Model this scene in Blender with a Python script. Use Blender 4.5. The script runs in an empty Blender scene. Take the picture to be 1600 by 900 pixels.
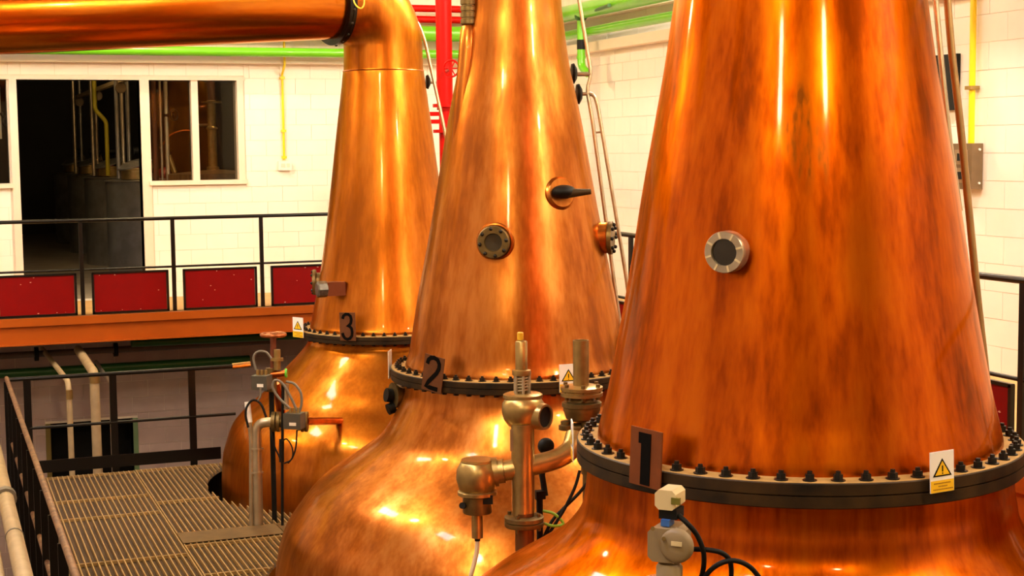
import bpy, bmesh, math, random
from mathutils import Vector, Matrix
from math import pi, sin, cos, radians, hypot, atan2, sqrt
random.seed(7)
S = bpy.context.scene
C = S.collection

# ------------------------------------------------------------------ camera
CAM_Z = 3.107
F_PX = 2400.0                                   # focal length for a 1600 px wide frame
PITCH, ROLL, YAW = radians(5.22), radians(0.61), radians(20.7)
FWD = Vector((sin(YAW)*cos(PITCH), cos(YAW)*cos(PITCH), -sin(PITCH)))
_r = Vector((cos(YAW), -sin(YAW), 0)); _u = _r.cross(FWD)
RGT = _r*cos(ROLL) - _u*sin(ROLL)
UPV = _u*cos(ROLL) + _r*sin(ROLL)
ORG = Vector((0, 0, CAM_Z))
cam_d = bpy.data.cameras.new('camera'); cam = bpy.data.objects.new('camera', cam_d); C.objects.link(cam)
cam_d.sensor_width = 36.0; cam_d.lens = F_PX/1600*36; cam_d.clip_end = 200
cam.matrix_world = Matrix(((RGT.x, UPV.x, -FWD.x, 0), (RGT.y, UPV.y, -FWD.y, 0), (RGT.z, UPV.z, -FWD.z, CAM_Z), (0, 0, 0, 1)))
S.camera = cam
# ------------------------------------------------------------------ world, exposure
w = bpy.data.worlds.new('world'); S.world = w; w.use_nodes = True
w.node_tree.nodes['Background'].inputs[0].default_value = (0.75, 0.85, 1.0, 1)
w.node_tree.nodes['Background'].inputs[1].default_value = 0.5
S.view_settings.view_transform = 'Standard'; S.view_settings.look = 'None'
S.view_settings.exposure = 1.6; S.view_settings.gamma = 1.0; S.view_settings.use_curve_mapping = False
ADDED_LAMP_STRENGTH = 105.0
SKYLIGHT_STRENGTH = 20.0
ADDED_LAMPS = [(-1.6, 1.0, 6.2), (2.6, -1.0, 6.2), (0.3, 6.5, 6.2), (0.2, 11.5, 6.2), (2.6, 17.6, 6.3), (6.8, 3.0, 6.2), (6.9, 8.6, 6.2), (6.9, 13.8, 6.2), (-2.6, 15.0, 6.2)]  # invented hanging globes that light the room; none in view

# ------------------------------------------------------------------ pixel rays to world points (true distances)
def ray(x, y): return FWD + RGT*((x-800)/F_PX) + UPV*((450-y)/F_PX)
def on_x(x, y, X): d = ray(x, y); return ORG + d*(X/d.x)
def on_y(x, y, Y): d = ray(x, y); return ORG + d*(Y/d.y)
def on_z(x, y, Z): d = ray(x, y); return ORG + d*((Z-CAM_Z)/d.z)
def at(x, y, D): return ORG + ray(x, y)*D

# ------------------------------------------------------------------ materials
def lin(c):
    return tuple((v/255/12.92 if v/255 <= .04045 else ((v/255+.055)/1.055)**2.4) for v in c)
MATS = {}
def mat(name, rgb, rough=.5, metal=0.0, var=.0, scale=6.0, bump=0.0, rgb2=None, emit=0, stretch=(1, 1, 1), spec=.5, coat=0):
    if name in MATS: return MATS[name]
    m = bpy.data.materials.new(name); m.use_nodes = True; nt = m.node_tree; N = nt.nodes; L = nt.links
    b = N['Principled BSDF']; c = lin(rgb)
    b.inputs['Roughness'].default_value = rough; b.inputs['Metallic'].default_value = metal
    b.inputs['Specular IOR Level'].default_value = spec; b.inputs['Coat Weight'].default_value = coat
    b.inputs['Base Color'].default_value = (*c, 1)
    if emit:
        b.inputs['Emission Color'].default_value = (*c, 1); b.inputs['Emission Strength'].default_value = emit
    if var or rgb2 or bump:
        tc = N.new('ShaderNodeTexCoord'); mp = N.new('ShaderNodeMapping'); mp.inputs['Scale'].default_value = stretch
        no = N.new('ShaderNodeTexNoise'); no.inputs['Scale'].default_value = scale; no.inputs['Detail'].default_value = 6
        geo = N.new('ShaderNodeNewGeometry'); L.new(geo.outputs['Position'], mp.inputs['Vector']); L.new(mp.outputs[0], no.inputs['Vector'])
        cr = N.new('ShaderNodeValToRGB'); cr.color_ramp.elements[0].position = .35; cr.color_ramp.elements[1].position = .68
        c2 = lin(rgb2) if rgb2 else tuple(v*(1-var) for v in c)
        cr.color_ramp.elements[0].color = (*c2, 1); cr.color_ramp.elements[1].color = (*c, 1)
        L.new(no.outputs['Fac'], cr.inputs[0]); L.new(cr.outputs[0], b.inputs['Base Color'])
        if bump:
            bp = N.new('ShaderNodeBump'); bp.inputs['Strength'].default_value = bump; bp.inputs['Distance'].default_value = .01
            L.new(no.outputs['Fac'], bp.inputs['Height']); L.new(bp.outputs[0], b.inputs['Normal'])
    MATS[name] = m; return m

def copper(name, dark, mid, light, rough=(.16, .36), seed=0.0, dent=.25, patch=None, along=False):
    m = bpy.data.materials.new(name); m.use_nodes = True; nt = m.node_tree; N = nt.nodes; L = nt.links
    b = N['Principled BSDF']; b.inputs['Metallic'].default_value = 1
    b.inputs['Specular Tint'].default_value = (1, .78, .5, 1); b.inputs['Coat Weight'].default_value = .2; b.inputs['Coat Roughness'].default_value = .07; b.inputs['Coat IOR'].default_value = 1.5
    geo = N.new('ShaderNodeNewGeometry')
    def noise(scale, st, det=5, off=0.0, dist=0.0):
        mp = N.new('ShaderNodeMapping'); mp.inputs['Scale'].default_value = st; mp.inputs['Location'].default_value = (seed+off, seed*1.7, off)
        if along: st = (st[0]*.12, st[1]*.5, 1.0); mp.inputs['Scale'].default_value = st
        L.new(geo.outputs['Position'], mp.inputs['Vector'])
        n = N.new('ShaderNodeTexNoise'); n.inputs['Scale'].default_value = scale; n.inputs['Detail'].default_value = det; n.inputs['Distortion'].default_value = dist
        L.new(mp.outputs[0], n.inputs['Vector']); return n
    streak = noise(9, (1, 1, .09), 7, 1.3); blot = noise(2.6, (1, 1, .5), 5, 4.1, .6); fine = noise(38, (1, 1, .16), 4, 7.7)
    mx = N.new('ShaderNodeMath'); mx.operation = 'MULTIPLY_ADD'; mx.inputs[1].default_value = .55
    L.new(streak.outputs['Fac'], mx.inputs[0])
    m2 = N.new('ShaderNodeMath'); m2.operation = 'MULTIPLY'; m2.inputs[1].default_value = .45
    L.new(blot.outputs['Fac'], m2.inputs[0]); L.new(m2.outputs[0], mx.inputs[2])
    m3 = N.new('ShaderNodeMath'); m3.operation = 'MULTIPLY_ADD'; m3.inputs[1].default_value = .22
    m4 = N.new('ShaderNodeMath'); m4.operation = 'SUBTRACT'; m4.inputs[1].default_value = .11
    L.new(fine.outputs['Fac'], m3.inputs[0]); L.new(mx.outputs[0], m3.inputs[2]); L.new(m3.outputs[0], m4.inputs[0])
    cr = N.new('ShaderNodeValToRGB'); e = cr.color_ramp.elements
    cr.color_ramp.interpolation = 'B_SPLINE'; e[0].position = .36; e[0].color = (*lin(dark), 1); e[1].position = .64; e[1].color = (*lin(light), 1)
    k = e.new(.49); k.color = (*lin(mid), 1)
    L.new(m4.outputs[0], cr.inputs[0]); col = cr.outputs[0]
    if patch:                                    # old tarnish stains at fixed places on the sheet
        for (p, sc, tone) in patch:
            mp = N.new('ShaderNodeMapping'); mp.vector_type = 'POINT'
            mp.inputs['Scale'].default_value = tuple(1/v for v in sc); mp.inputs['Location'].default_value = tuple(-p[i]/sc[i] for i in range(3))
            L.new(geo.outputs['Position'], mp.inputs['Vector'])
            ln = N.new('ShaderNodeVectorMath'); ln.operation = 'LENGTH'; L.new(mp.outputs[0], ln.inputs[0])
            ad = N.new('ShaderNodeMath'); ad.operation = 'MULTIPLY_ADD'; ad.inputs[1].default_value = -2.2; L.new(streak.outputs['Fac'], ad.inputs[0]); L.new(ln.outputs['Value'], ad.inputs[2])
            fa = N.new('ShaderNodeMath'); fa.operation = 'MULTIPLY_ADD'; fa.inputs[1].default_value = -2.2
            L.new(ad.outputs[0], fa.inputs[0]); fa.inputs[2].default_value = 0.1; fa.use_clamp = True
            mi = N.new('ShaderNodeMix'); mi.data_type = 'RGBA'; fn = N.new('ShaderNodeMath'); fn.operation = 'MULTIPLY_ADD'; fn.inputs[1].default_value = 4.0; fn.inputs[2].default_value = -1.55; fn.use_clamp = True; L.new(fine.outputs['Fac'], fn.inputs[0])
            fm = N.new('ShaderNodeMath'); fm.operation = 'MULTIPLY'; L.new(fa.outputs[0], fm.inputs[0]); L.new(fn.outputs[0], fm.inputs[1])
            f7 = N.new('ShaderNodeMath'); f7.operation = 'MULTIPLY'; f7.inputs[1].default_value = .8; L.new(fm.outputs[0], f7.inputs[0]); L.new(f7.outputs[0], mi.inputs['Factor']); L.new(col, mi.inputs['A']); mi.inputs['B'].default_value = (*lin(tone), 1)
            col = mi.outputs['Result']
    L.new(col, b.inputs['Base Color'])
    mr = N.new('ShaderNodeMapRange'); mr.interpolation_type = 'SMOOTHERSTEP'; mr.inputs['From Min'].default_value = .25; mr.inputs['From Max'].default_value = .75
    mr.inputs['To Min'].default_value = rough[1]; mr.inputs['To Max'].default_value = rough[0]
    L.new(m4.outputs[0], mr.inputs['Value']); L.new(mr.outputs[0], b.inputs['Roughness'])
    big = noise(1.7, (1, 1, .8), 2, 9.0)
    dn = noise(7, (1, 1, .7), 0.6, 3.0)
    b0 = N.new('ShaderNodeBump'); b0.inputs['Strength'].default_value = dent; b0.inputs['Distance'].default_value = .05; L.new(big.outputs['Fac'], b0.inputs['Height'])
    b1 = N.new('ShaderNodeBump'); b1.inputs['Strength'].default_value = dent*.3; b1.inputs['Distance'].default_value = .012; L.new(dn.outputs['Fac'], b1.inputs['Height']); L.new(b0.outputs[0], b1.inputs['Normal'])
    b2 = N.new('ShaderNodeBump'); b2.inputs['Strength'].default_value = .06; b2.inputs['Distance'].default_value = .004; L.new(fine.outputs['Fac'], b2.inputs['Height']); L.new(b1.outputs[0], b2.inputs['Normal'])
    L.new(b2.outputs[0], b.inputs['Normal'])
    MATS[name] = m; return m

M_COP1 = copper('copper_red', (116, 42, 0), (182, 76, 0), (206, 106, 6), (.285, .40), 0.0, .18,
    patch=[((3.59, 5.92, 3.16), (.055, .3, .24), (104, 56, 14)), ((3.68, 5.90, 3.05), (.028, .3, .16), (104, 58, 16))])
M_COP2 = copper('copper_rose', (138, 74, 28), (176, 98, 32), (204, 132, 62), (.285, .40), 21.0, .20)
M_COP3 = copper('copper_tan', (146, 78, 16), (182, 100, 22), (204, 124, 38), (.285, .42), 43.0, .14)
M_COPA = copper('copper_arm', (176, 96, 18), (206, 120, 24), (218, 132, 32), (.18, .265), 61.0, .04, along=True)
M_COPP = mat('copper_pipe', (196, 98, 44), .28, 1, .35, 14)
M_WALL = mat('painted_block', (248, 243, 230), .45, 0, .04, 3.0, .03)
M_WALLR = mat('block_lamp_tint', (248, 241, 234), .45, 0, .04, 3.0, .03)  # block paint with the right side's pinker lamplight put into its colour
M_MORT = mat('mortar', (232, 222, 204), .8, 0, .1, 9)
M_MORTLOW = mat('mortar_grey', (120, 104, 96), .8, 0, .1, 9)
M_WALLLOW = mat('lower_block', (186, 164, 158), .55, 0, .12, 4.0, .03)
M_FRAME = mat('frame_paint', (238, 220, 200), .4, 0, .05, 5)
M_BLACK = mat('black_paint', (8, 6, 6), .3, 0, .3, 20, spec=.35)
M_BLACKM = mat('black_matt', (9, 8, 7), .6, spec=.25)
M_IRON = mat('flange_iron', (66, 46, 20), .5, .2, 0, 5, .1, rgb2=(24, 18, 11), spec=.3)
M_OCHRE = mat('flange_dust', (176, 138, 74), .8, 0, .3, 14, .1)
M_BOLT = mat('bolt_steel', (24, 20, 16), .45, .4)
M_PLATE = mat('plate_copper', (124, 64, 26), .42, .3, .25, 12)
M_PLATED = mat('plate_dark', (112, 66, 34), .45, .3, .25, 12)
M_INK = mat('black_ink', (4, 3, 3), .6, spec=.1)
M_WHITE = mat('sign_white', (236, 232, 226), .5)
M_YEL = mat('sign_yellow', (240, 190, 20), .5)
M_STEEL = mat('dull_steel', (190, 176, 150), .32, .8, .2, 12)
M_BRASS = mat('brass_bronze', (176, 148, 92), .34, .8, .25, 16)
M_BRASSD = mat('brass_old', (126, 104, 62), .42, .7, .35, 18, .1)
M_GREY = mat('actuator_grey', (112, 104, 92), .5, 0, .1, 8)
M_BEIGE = mat('actuator_beige', (140, 120, 88), .5, 0, .1, 8)
M_CREAM = mat('cap_cream', (208, 188, 142), .45)
M_GREEN = mat('pipe_green', (106, 190, 30), .3, 0, .12, 5, coat=.3)
M_GREEND = mat('pipe_green_deep', (38, 92, 34), .4, 0, .15, 5)
M_RED = mat('pipe_red', (190, 8, 0), .45, 0, .1, 6, spec=.15)
M_REDP = mat('panel_red', (128, 0, 0), .5, 0, .1, 5, spec=.15)
M_CHIP = mat('paint_chip', (214, 160, 130), .7)
M_ORANGE = mat('beam_orange', (172, 80, 8), .5, 0, .12, 3, spec=.2)
M_CYEL = mat('conduit_yellow', (246, 214, 20), .35)
M_LAG = mat('pipe_lagging', (176, 152, 112), .55, 0, .2, 10)
M_RAILW = mat('worn_rail', (142, 106, 70), .45, .3, 0, 16, .1, rgb2=(84, 52, 30))
M_BAR = mat('grating_bar', (178, 144, 92), .5, .3, .25, 9)
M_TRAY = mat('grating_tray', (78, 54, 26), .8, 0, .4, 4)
M_CONC = mat('concrete', (150, 136, 116), .8, 0, .2, 3)
M_FLOOR = mat('ground', (96, 84, 70), .7, 0, .2, 2)
M_MEZZ = mat('mezz_top', (214, 168, 104), .6, 0, .15, 3)
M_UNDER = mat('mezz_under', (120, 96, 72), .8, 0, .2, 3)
M_CEIL = mat('ceiling', (104, 88, 72), .8, 0, .1, 1)
M_LWALL = mat('left_wall', (176, 160, 144), .7, 0, .1, 1)
M_BWALL = mat('back_wall', (116, 94, 72), .7, 0, .1, 1)
M_TANK = mat('tank_steel', (150, 146, 138), .3, .6, .3, 5)
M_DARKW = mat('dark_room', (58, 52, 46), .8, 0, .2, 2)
M_WOOD = mat('tun_wood', (120, 92, 58), .5, 0, 0, 4, .1, rgb2=(84, 60, 34), stretch=(1, 9, 1))
M_GLASS = None
def glass():
    m = bpy.data.materials.new('window_glass'); m.use_nodes = True; N = m.node_tree.nodes; L = m.node_tree.links
    b = N['Principled BSDF']; N.remove(b); o = N['Material Output']
    t = N.new('ShaderNodeBsdfTransparent'); t.inputs[0].default_value = (.82, .84, .82, 1); g = N.new('ShaderNodeBsdfGlossy'); g.inputs['Roughness'].default_value = .02
    fr = N.new('ShaderNodeFresnel'); mx = N.new('ShaderNodeMixShader'); L.new(fr.outputs[0], mx.inputs[0]); L.new(t.outputs[0], mx.inputs[1]); L.new(g.outputs[0], mx.inputs[2]); L.new(mx.outputs[0], o.inputs[0])
    return m
M_GLASS = glass()
M_DARKGL = mat('sight_glass', (34, 28, 18), .12, 0, 0, spec=.6)
M_ADDLAMP = mat('added_globe', (255, 230, 172), .4, 0, emit=ADDED_LAMP_STRENGTH)
M_ADDLAMPW = mat('added_globe_white', (255, 234, 208), .4, 0, emit=ADDED_LAMP_STRENGTH*1.4)
M_SKYL = mat('skylight_pane', (232, 232, 255), .4, 0, emit=SKYLIGHT_STRENGTH)

# ------------------------------------------------------------------ mesh builder
WL = {}                                         # world location of empties and parents
class MB:
    def __init__(s): s.v = []; s.f = []
    def add(s, vs, fs):
        o = len(s.v); s.v += [Vector(v) for v in vs]; s.f += [tuple(i+o for i in f) for f in fs]; return s
    def box(s, c, d, ax=None):
        c = Vector(c); X, Y, Z = ax or (Vector((1, 0, 0)), Vector((0, 1, 0)), Vector((0, 0, 1)))
        vs = [c + X*(d[0]/2*i) + Y*(d[1]/2*j) + Z*(d[2]/2*k) for k in (-1, 1) for j in (-1, 1) for i in (-1, 1)]
        return s.add(vs, [(0, 2, 3, 1), (4, 5, 7, 6), (0, 1, 5, 4), (2, 6, 7, 3), (0, 4, 6, 2), (1, 3, 7, 5)])
    def rect(s, a, b):                           # box from corner to corner
        a = Vector(a); b = Vector(b); return s.box((a+b)/2, [abs(b[i]-a[i]) for i in range(3)])
    def tube(s, path, r, seg=14, cap=True):
        P = [Vector(p) for p in path]; n = len(P); rs = r if isinstance(r, (list, tuple)) else [r]*n
        T = [((P[min(i+1, n-1)]-P[i]).normalized() + (P[i]-P[max(i-1, 0)]).normalized()).normalized() for i in range(n)]
        up = Vector((0, 0, 1)) if abs(T[0].z) < .9 else Vector((1, 0, 0))
        N = (up - T[0]*up.dot(T[0])).normalized(); vs = []; fs = []
        for i in range(n):
            if i: N = (N - T[i]*N.dot(T[i])).normalized()
            B = T[i].cross(N)
            k = 1.0
            if 0 < i < n-1:
                k = 1/max(.5, (P[i+1]-P[i]).normalized().dot(T[i]))
            for j in range(seg):
                a = 2*pi*j/seg; vs.append(P[i] + (N*cos(a) + B*sin(a))*rs[i])
        for i in range(n-1):
            for j in range(seg):
                a = i*seg+j; b = i*seg+(j+1) % seg; fs.append((a, b, b+seg, a+seg))
        if cap: fs += [tuple(range(seg-1, -1, -1)), tuple((n-1)*seg+j for j in range(seg))]
        return s.add(vs, fs)
    def cyl(s, a, b, r, seg=16): return s.tube([a, b], r, seg)
    def lathe(s, prof, seg=32, org=(0, 0, 0), ax=None, cap=(False, False)):
        # prof: list of (radius, height) along axis Z of frame ax
        X, Y, Z = ax or (Vector((1, 0, 0)), Vector((0, 1, 0)), Vector((0, 0, 1))); O = Vector(org); vs = []; fs = []; n = len(prof)
        for (r, h) in prof:
            for j in range(seg):
                a = 2*pi*j/seg; vs.append(O + X*(r*cos(a)) + Y*(r*sin(a)) + Z*h)
        for i in range(n-1):
            for j in range(seg):
                a = i*seg+j; b = i*seg+(j+1) % seg; fs.append((a, b, b+seg, a+seg))
        if cap[0]: fs.append(tuple(range(seg-1, -1, -1)))
        if cap[1]: fs.append(tuple((n-1)*seg+j for j in range(seg)))
        return s.add(vs, fs)
    def prism(s, poly, t, org, ax):
        X, Y, Z = ax; O = Vector(org); n = len(poly)
        vs = [O + X*p[0] + Y*p[1] for p in poly] + [O + X*p[0] + Y*p[1] + Z*t for p in poly]
        fs = [tuple(range(n-1, -1, -1)), tuple(range(n, 2*n))] + [(i, (i+1) % n, n+(i+1) % n, n+i) for i in range(n)]
        return s.add(vs, fs)
    def ribbon(s, pts, wd, t, org, ax):
        # flat stroke of width wd along 2d points
        n = len(pts); L = []; Rr = []
        for i in range(n):
            a = Vector(pts[max(i-1, 0)]); b = Vector(pts[min(i+1, n-1)]); d = (b-a).normalized(); nn = Vector((-d.y, d.x)); p = Vector(pts[i])
            L.append(p+nn*wd/2); Rr.append(p-nn*wd/2)
        X, Y, Z = ax; O = Vector(org)
        g = lambda q, h: O + X*q.x + Y*q.y + Z*h
        vs = [g(q, 0) for q in L]+[g(q, 0) for q in Rr]+[g(q, t) for q in L]+[g(q, t) for q in Rr]; fs = []
        for i in range(n-1):
            fs += [(2*n+i, 3*n+i, 3*n+i+1, 2*n+i+1), (i, i+1, n+i+1, n+i), (i, 2*n+i, 2*n+i+1, i+1), (n+i, n+i+1, 3*n+i+1, 3*n+i)]
        fs += [(0, n, 3*n, 2*n), (n-1, 3*n-1, 4*n-1, 2*n-1)][:1] + [(n-1, 3*n-1, 4*n-1, 2*n-1)]
        return s.add(vs, fs)
    def sphere(s, c, r, seg=20, rings=10, sc=(1, 1, 1)):
        prof = [(max(.0005, r*sin(pi*i/rings)), -r*cos(pi*i/rings)) for i in range(rings+1)]
        X, Y, Z = Vector((sc[0], 0, 0)), Vector((0, sc[1], 0)), Vector((0, 0, sc[2]))
        return s.lathe(prof, seg, c, (X, Y, Z), (True, True))
    def torus(s, c, R_, r, ax, seg=28, sub=8):
        X, Y, Z = ax; O = Vector(c); vs = []; fs = []
        for i in range(seg):
            a = 2*pi*i/seg; d = X*cos(a)+Y*sin(a)
            for j in range(sub):
                b = 2*pi*j/sub; vs.append(O + d*(R_+r*cos(b)) + Z*(r*sin(b)))
        for i in range(seg):
            for j in range(sub):
                fs.append((i*sub+j, ((i+1) % seg)*sub+j, ((i+1) % seg)*sub+(j+1) % sub, i*sub+(j+1) % sub))
        return s.add(vs, fs)
    def mesh(s, name, m, smooth=True, off=Vector((0, 0, 0))):
        me = bpy.data.meshes.new(name); me.from_pydata([v-off for v in s.v], [], s.f); me.update()
        bm = bmesh.new(); bm.from_mesh(me); bmesh.ops.recalc_face_normals(bm, faces=bm.faces); bm.to_mesh(me); bm.free()
        me.materials.append(m)
        if smooth:
            me.polygons.foreach_set('use_smooth', [True]*len(me.polygons)); me.set_sharp_from_angle(angle=radians(38))
        return me
    def build(s, name, m, parent=None, smooth=True, loc=None, mods=None):
        if parent is not None:
            base = WL[parent.name]
        else:
            base = Vector((0, 0, 0))
        if loc is None:
            if parent is None:
                xs = [v.x for v in s.v]; ys = [v.y for v in s.v]; zs = [v.z for v in s.v]
                loc = Vector(((min(xs)+max(xs))/2, (min(ys)+max(ys))/2, min(zs)))
            else: loc = base.copy()
        loc = Vector(loc)
        o = bpy.data.objects.new(name, s.mesh(name, m, smooth, loc)); C.objects.link(o)
        o.parent = parent; o.location = loc-base; WL[o.name] = loc
        return o
def empty(name, loc, label=None, cat=None, group=None):
    o = bpy.data.objects.new(name, None); C.objects.link(o); o.location = loc; WL[o.name] = Vector(loc); o.empty_display_size = .1
    return tag(o, label, cat, group)
def tag(o, label=None, cat=None, group=None, kind=None):
    for k, v in (('label', label), ('category', cat), ('group', group), ('kind', kind)):
        if v: o[k] = v
    return o
def struct(o, label=None, cat=None): return tag(o, label, cat, None, 'structure')
def inst(src_mesh, name, parent, loc, rotz=0.0):
    o = bpy.data.objects.new(name, src_mesh); C.objects.link(o); o.parent = parent
    o.location = Vector(loc) - (WL[parent.name] if parent else Vector((0, 0, 0))); o.rotation_euler = (0, 0, rotz); WL[o.name] = Vector(loc)
    return o
def arc(p0, c, p1, n=6):                        # quadratic bend
    p0, c, p1 = Vector(p0), Vector(c), Vector(p1)
    return [p0*(1-t)**2 + c*2*t*(1-t) + p1*t*t for t in [i/n for i in range(n+1)]]
def bendpath(pts, rad, n=5):
    P = [Vector(p) for p in pts]; out = [P[0]]
    for i in range(1, len(P)-1):
        a = (P[i-1]-P[i]); b = (P[i+1]-P[i]); r = min(rad, a.length*.49, b.length*.49)
        out += arc(P[i]+a.normalized()*r, P[i], P[i]+b.normalized()*r, n)
    return out+[P[-1]]
def spline(pts, n=6):
    P = [Vector(p) for p in pts]; Q = [P[0]*2-P[1]]+P+[P[-1]*2-P[-2]]; out = []
    for i in range(1, len(Q)-2):
        a, b, c, d = Q[i-1:i+3]
        for k in range(n):
            t = k/n; out.append(.5*((2*b)+(c-a)*t+(2*a-5*b+4*c-d)*t*t+(3*b-a-3*c+d)*t**3))
    return out+[P[-1]]
AX = (Vector((1, 0, 0)), Vector((0, 1, 0)), Vector((0, 0, 1)))
def frame(z, up=(0, 0, 1)):
    z = Vector(z).normalized(); up = Vector(up)
    if abs(z.dot(up)) > .98: up = Vector((0, 1, 0))
    x = up.cross(z).normalized(); return (x, z.cross(x), z)

# ================================================================== SETTING
YF, XR, XL, YB, ZC, ZG = 19.8, 8.0, -5.0, -5.0, 7.6, -2.6
MZ = 1.257                                      # mezzanine level
YM, XM = 18.0, 5.665                            # mezzanine edges
struct(MB().rect((XL-.2, YB-.2, ZG-.2), (XR+.2, YF+9, ZG)).build('floor', M_FLOOR, smooth=False), 'dark concrete ground floor under the grating platform', 'floor')
struct(MB().rect((XL-.2, YB-.2, ZC), (XR+.2, YF+.3, ZC+.2)).build('ceiling', M_CEIL, smooth=False), 'dark ceiling above the stills', 'ceiling')
struct(MB().rect((XL-.2, YB, ZG), (XL, YF, ZC)).build('wall_left', M_LWALL, smooth=False), 'plain left wall outside the view', 'wall')
struct(MB().rect((XL-.2, YB-.2, ZG), (XR+.2, YB, ZC)).build('wall_back', M_BWALL, smooth=False), 'dark painted wall behind the viewer', 'wall')

def block_wall(wall, axis, plane, holes, u0, u1, z0, z1, bw, bh, mk, mstuff_name, sel, matf, th=.008, gap=.004, seed=1):
    """running-bond blocks on a wall; axis 'x' wall runs along x at y=plane (facing -y), axis 'y' runs along y at x=plane (facing -x)."""
    cache = {}; stuff = {}
    rr = random.Random(seed)
    row = 0; z = z0
    while z < z1-1e-4:
        zt = min(z+bh, z1); u = u0 - (bw/2 if row % 2 else 0)
        while u < u1-1e-4:
            a, b = max(u, u0), min(u+bw, u1)
            if b-a > .02:
                cells = [(a, b, z, zt)]
                for (ha, hb, hz0, hz1) in holes:
                    nc = []
                    for (p, q, r, t) in cells:
                        if q <= ha or p >= hb or t <= hz0 or r >= hz1: nc.append((p, q, r, t)); continue
                        if p < ha: nc.append((p, ha, r, t))
                        if q > hb: nc.append((hb, q, r, t))
                        pm, qm = max(p, ha), min(q, hb)
                        if r < hz0: nc.append((pm, qm, r, hz0))
                        if t > hz1: nc.append((pm, qm, hz1, t))
                    cells = nc
                for (p, q, r, t) in cells:
                    wd, ht = q-p-gap, t-r-gap
                    if wd < .015 or ht < .015: continue
                    cu, cz = (p+q)/2, (r+t)/2; m = matf(cu, cz); proud = th + rr.uniform(-.003, .002)
                    if axis == 'x': c = Vector((cu, plane-proud/2, cz)); d = (wd, proud, ht)
                    else: c = Vector((plane-proud/2, cu, cz)); d = (proud, wd, ht)
                    if sel(cu, cz):
                        key = (round(wd, 3), round(ht, 3), m.name)
                        if key not in cache:
                            dd = (wd, th, ht) if axis == 'x' else (th, wd, ht)
                            cache[key] = MB().box((0, 0, 0), dd).mesh(mk, m, False)
                        inst(cache[key], mk, wall, c)
                    else:
                        stuff.setdefault(m.name, (m, MB()))[1].box(c, d)
            u += bw
        z += bh; row += 1
    for (m, mb) in stuff.values(): tag(mb.build(mstuff_name, m, wall, False), kind='stuff')

def wall_slab(name, axis, plane, thick, u0, u1, z0, z1, holes, m):
    us = sorted({u0, u1, *[h[0] for h in holes], *[h[1] for h in holes]}); zs = sorted({z0, z1, *[h[2] for h in holes], *[h[3] for h in holes]})
    us = [u for u in us if u0 <= u <= u1]; zs = [q for q in zs if z0 <= q <= z1]
    mb = MB()
    for i in range(len(us)-1):
        for j in range(len(zs)-1):
            cu, cz = (us[i]+us[i+1])/2, (zs[j]+zs[j+1])/2
            if any(h[0] < cu < h[1] and h[2] < cz < h[3] for h in holes): continue
            if axis == 'x': mb.rect((us[i], plane, zs[j]), (us[i+1], plane+thick, zs[j+1]))
            else: mb.rect((plane, us[i], zs[j]), (plane+thick, us[i+1], zs[j+1]))
    return mb.build(name, m, None, False)

# openings of the far wall: (x0, x1, z0, z1)
WIN_L = (-1.2, .93, 2.73, 4.0); DOOR = (1.045, 2.515, MZ, 4.0); WIN_R = (2.63, 3.80, 2.73, 4.0); LOWD = (1.29, 2.30, ZG, -.27)
HOLES = [WIN_L, DOOR, WIN_R, LOWD]
wf = struct(wall_slab('wall_far', 'x', YF, .25, XL-.2, XR+.2, ZG, ZC, HOLES, M_MORT), 'far white blockwork wall with doorway and windows', 'wall')
blk_holes = [(WIN_L[0]-.05, WIN_L[1]+.02, WIN_L[2]-.05, 4.06), (.93, 2.64, MZ, 4.06), (2.5, WIN_R[1]+.03, 2.66, 4.06), (LOWD[0]-.06, LOWD[1]+.06, ZG, LOWD[3]+.03)]
block_wall(wf, 'x', YF, blk_holes, -3.1, 8.0, MZ-.2, 4.9, .4, .198, 'wall_block', 'more_wall_blocks', lambda u, z: .1 < u < 5.0, lambda u, z: M_WALL, seed=3)
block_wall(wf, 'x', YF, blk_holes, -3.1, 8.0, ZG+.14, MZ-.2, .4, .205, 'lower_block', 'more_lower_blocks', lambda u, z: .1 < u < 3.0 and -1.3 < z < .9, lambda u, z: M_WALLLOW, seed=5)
wr = struct(wall_slab('wall_right', 'y', XR, .25, YB, YF, ZG, ZC, [], M_MORT), 'right white blockwork wall beside the tall stills', 'wall')
block_wall(wr, 'y', XR, [], 6.0, YF, MZ-.01, 4.9, .45, .222, 'wall_block', 'more_wall_blocks', lambda u, z: (8.9 < u < 11.6 and 1.2 < z < 4.5) or (11.6 < u < 18.2 and 1.9 < z < 4.7 and (u > 13 or z < 3.2)), lambda u, z: M_WALLR, seed=9)

# ledges (projecting beams round the room)
tr = MB().rect((XL, YF-.16, 4.21), (XR, YF-.012, 4.31)).build('trim_1', M_FRAME, smooth=False); struct(tr, 'cream ledge running along the top of the far wall', 'trim')
tr = MB().rect((XR-.16, 2.0, 4.30), (XR-.012, YF-.16, 4.42)).build('trim_2', M_FRAME, smooth=False); struct(tr, 'cream ledge running along the top of the right wall', 'trim')
tr = MB().rect((XL, YF-.22, 4.62), (XR, YF-.012, 4.80)).build('trim_3', M_FRAME, smooth=False); struct(tr, 'upper cream beam on the far wall behind the red pipes', 'trim')
tr = MB().rect((XR-.15, 2.0, 4.72), (XR-.012, YF-.22, 4.86)).build('trim_4', M_FRAME, smooth=False); struct(tr, 'upper cream beam on the right wall behind the green pipes', 'trim')

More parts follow.
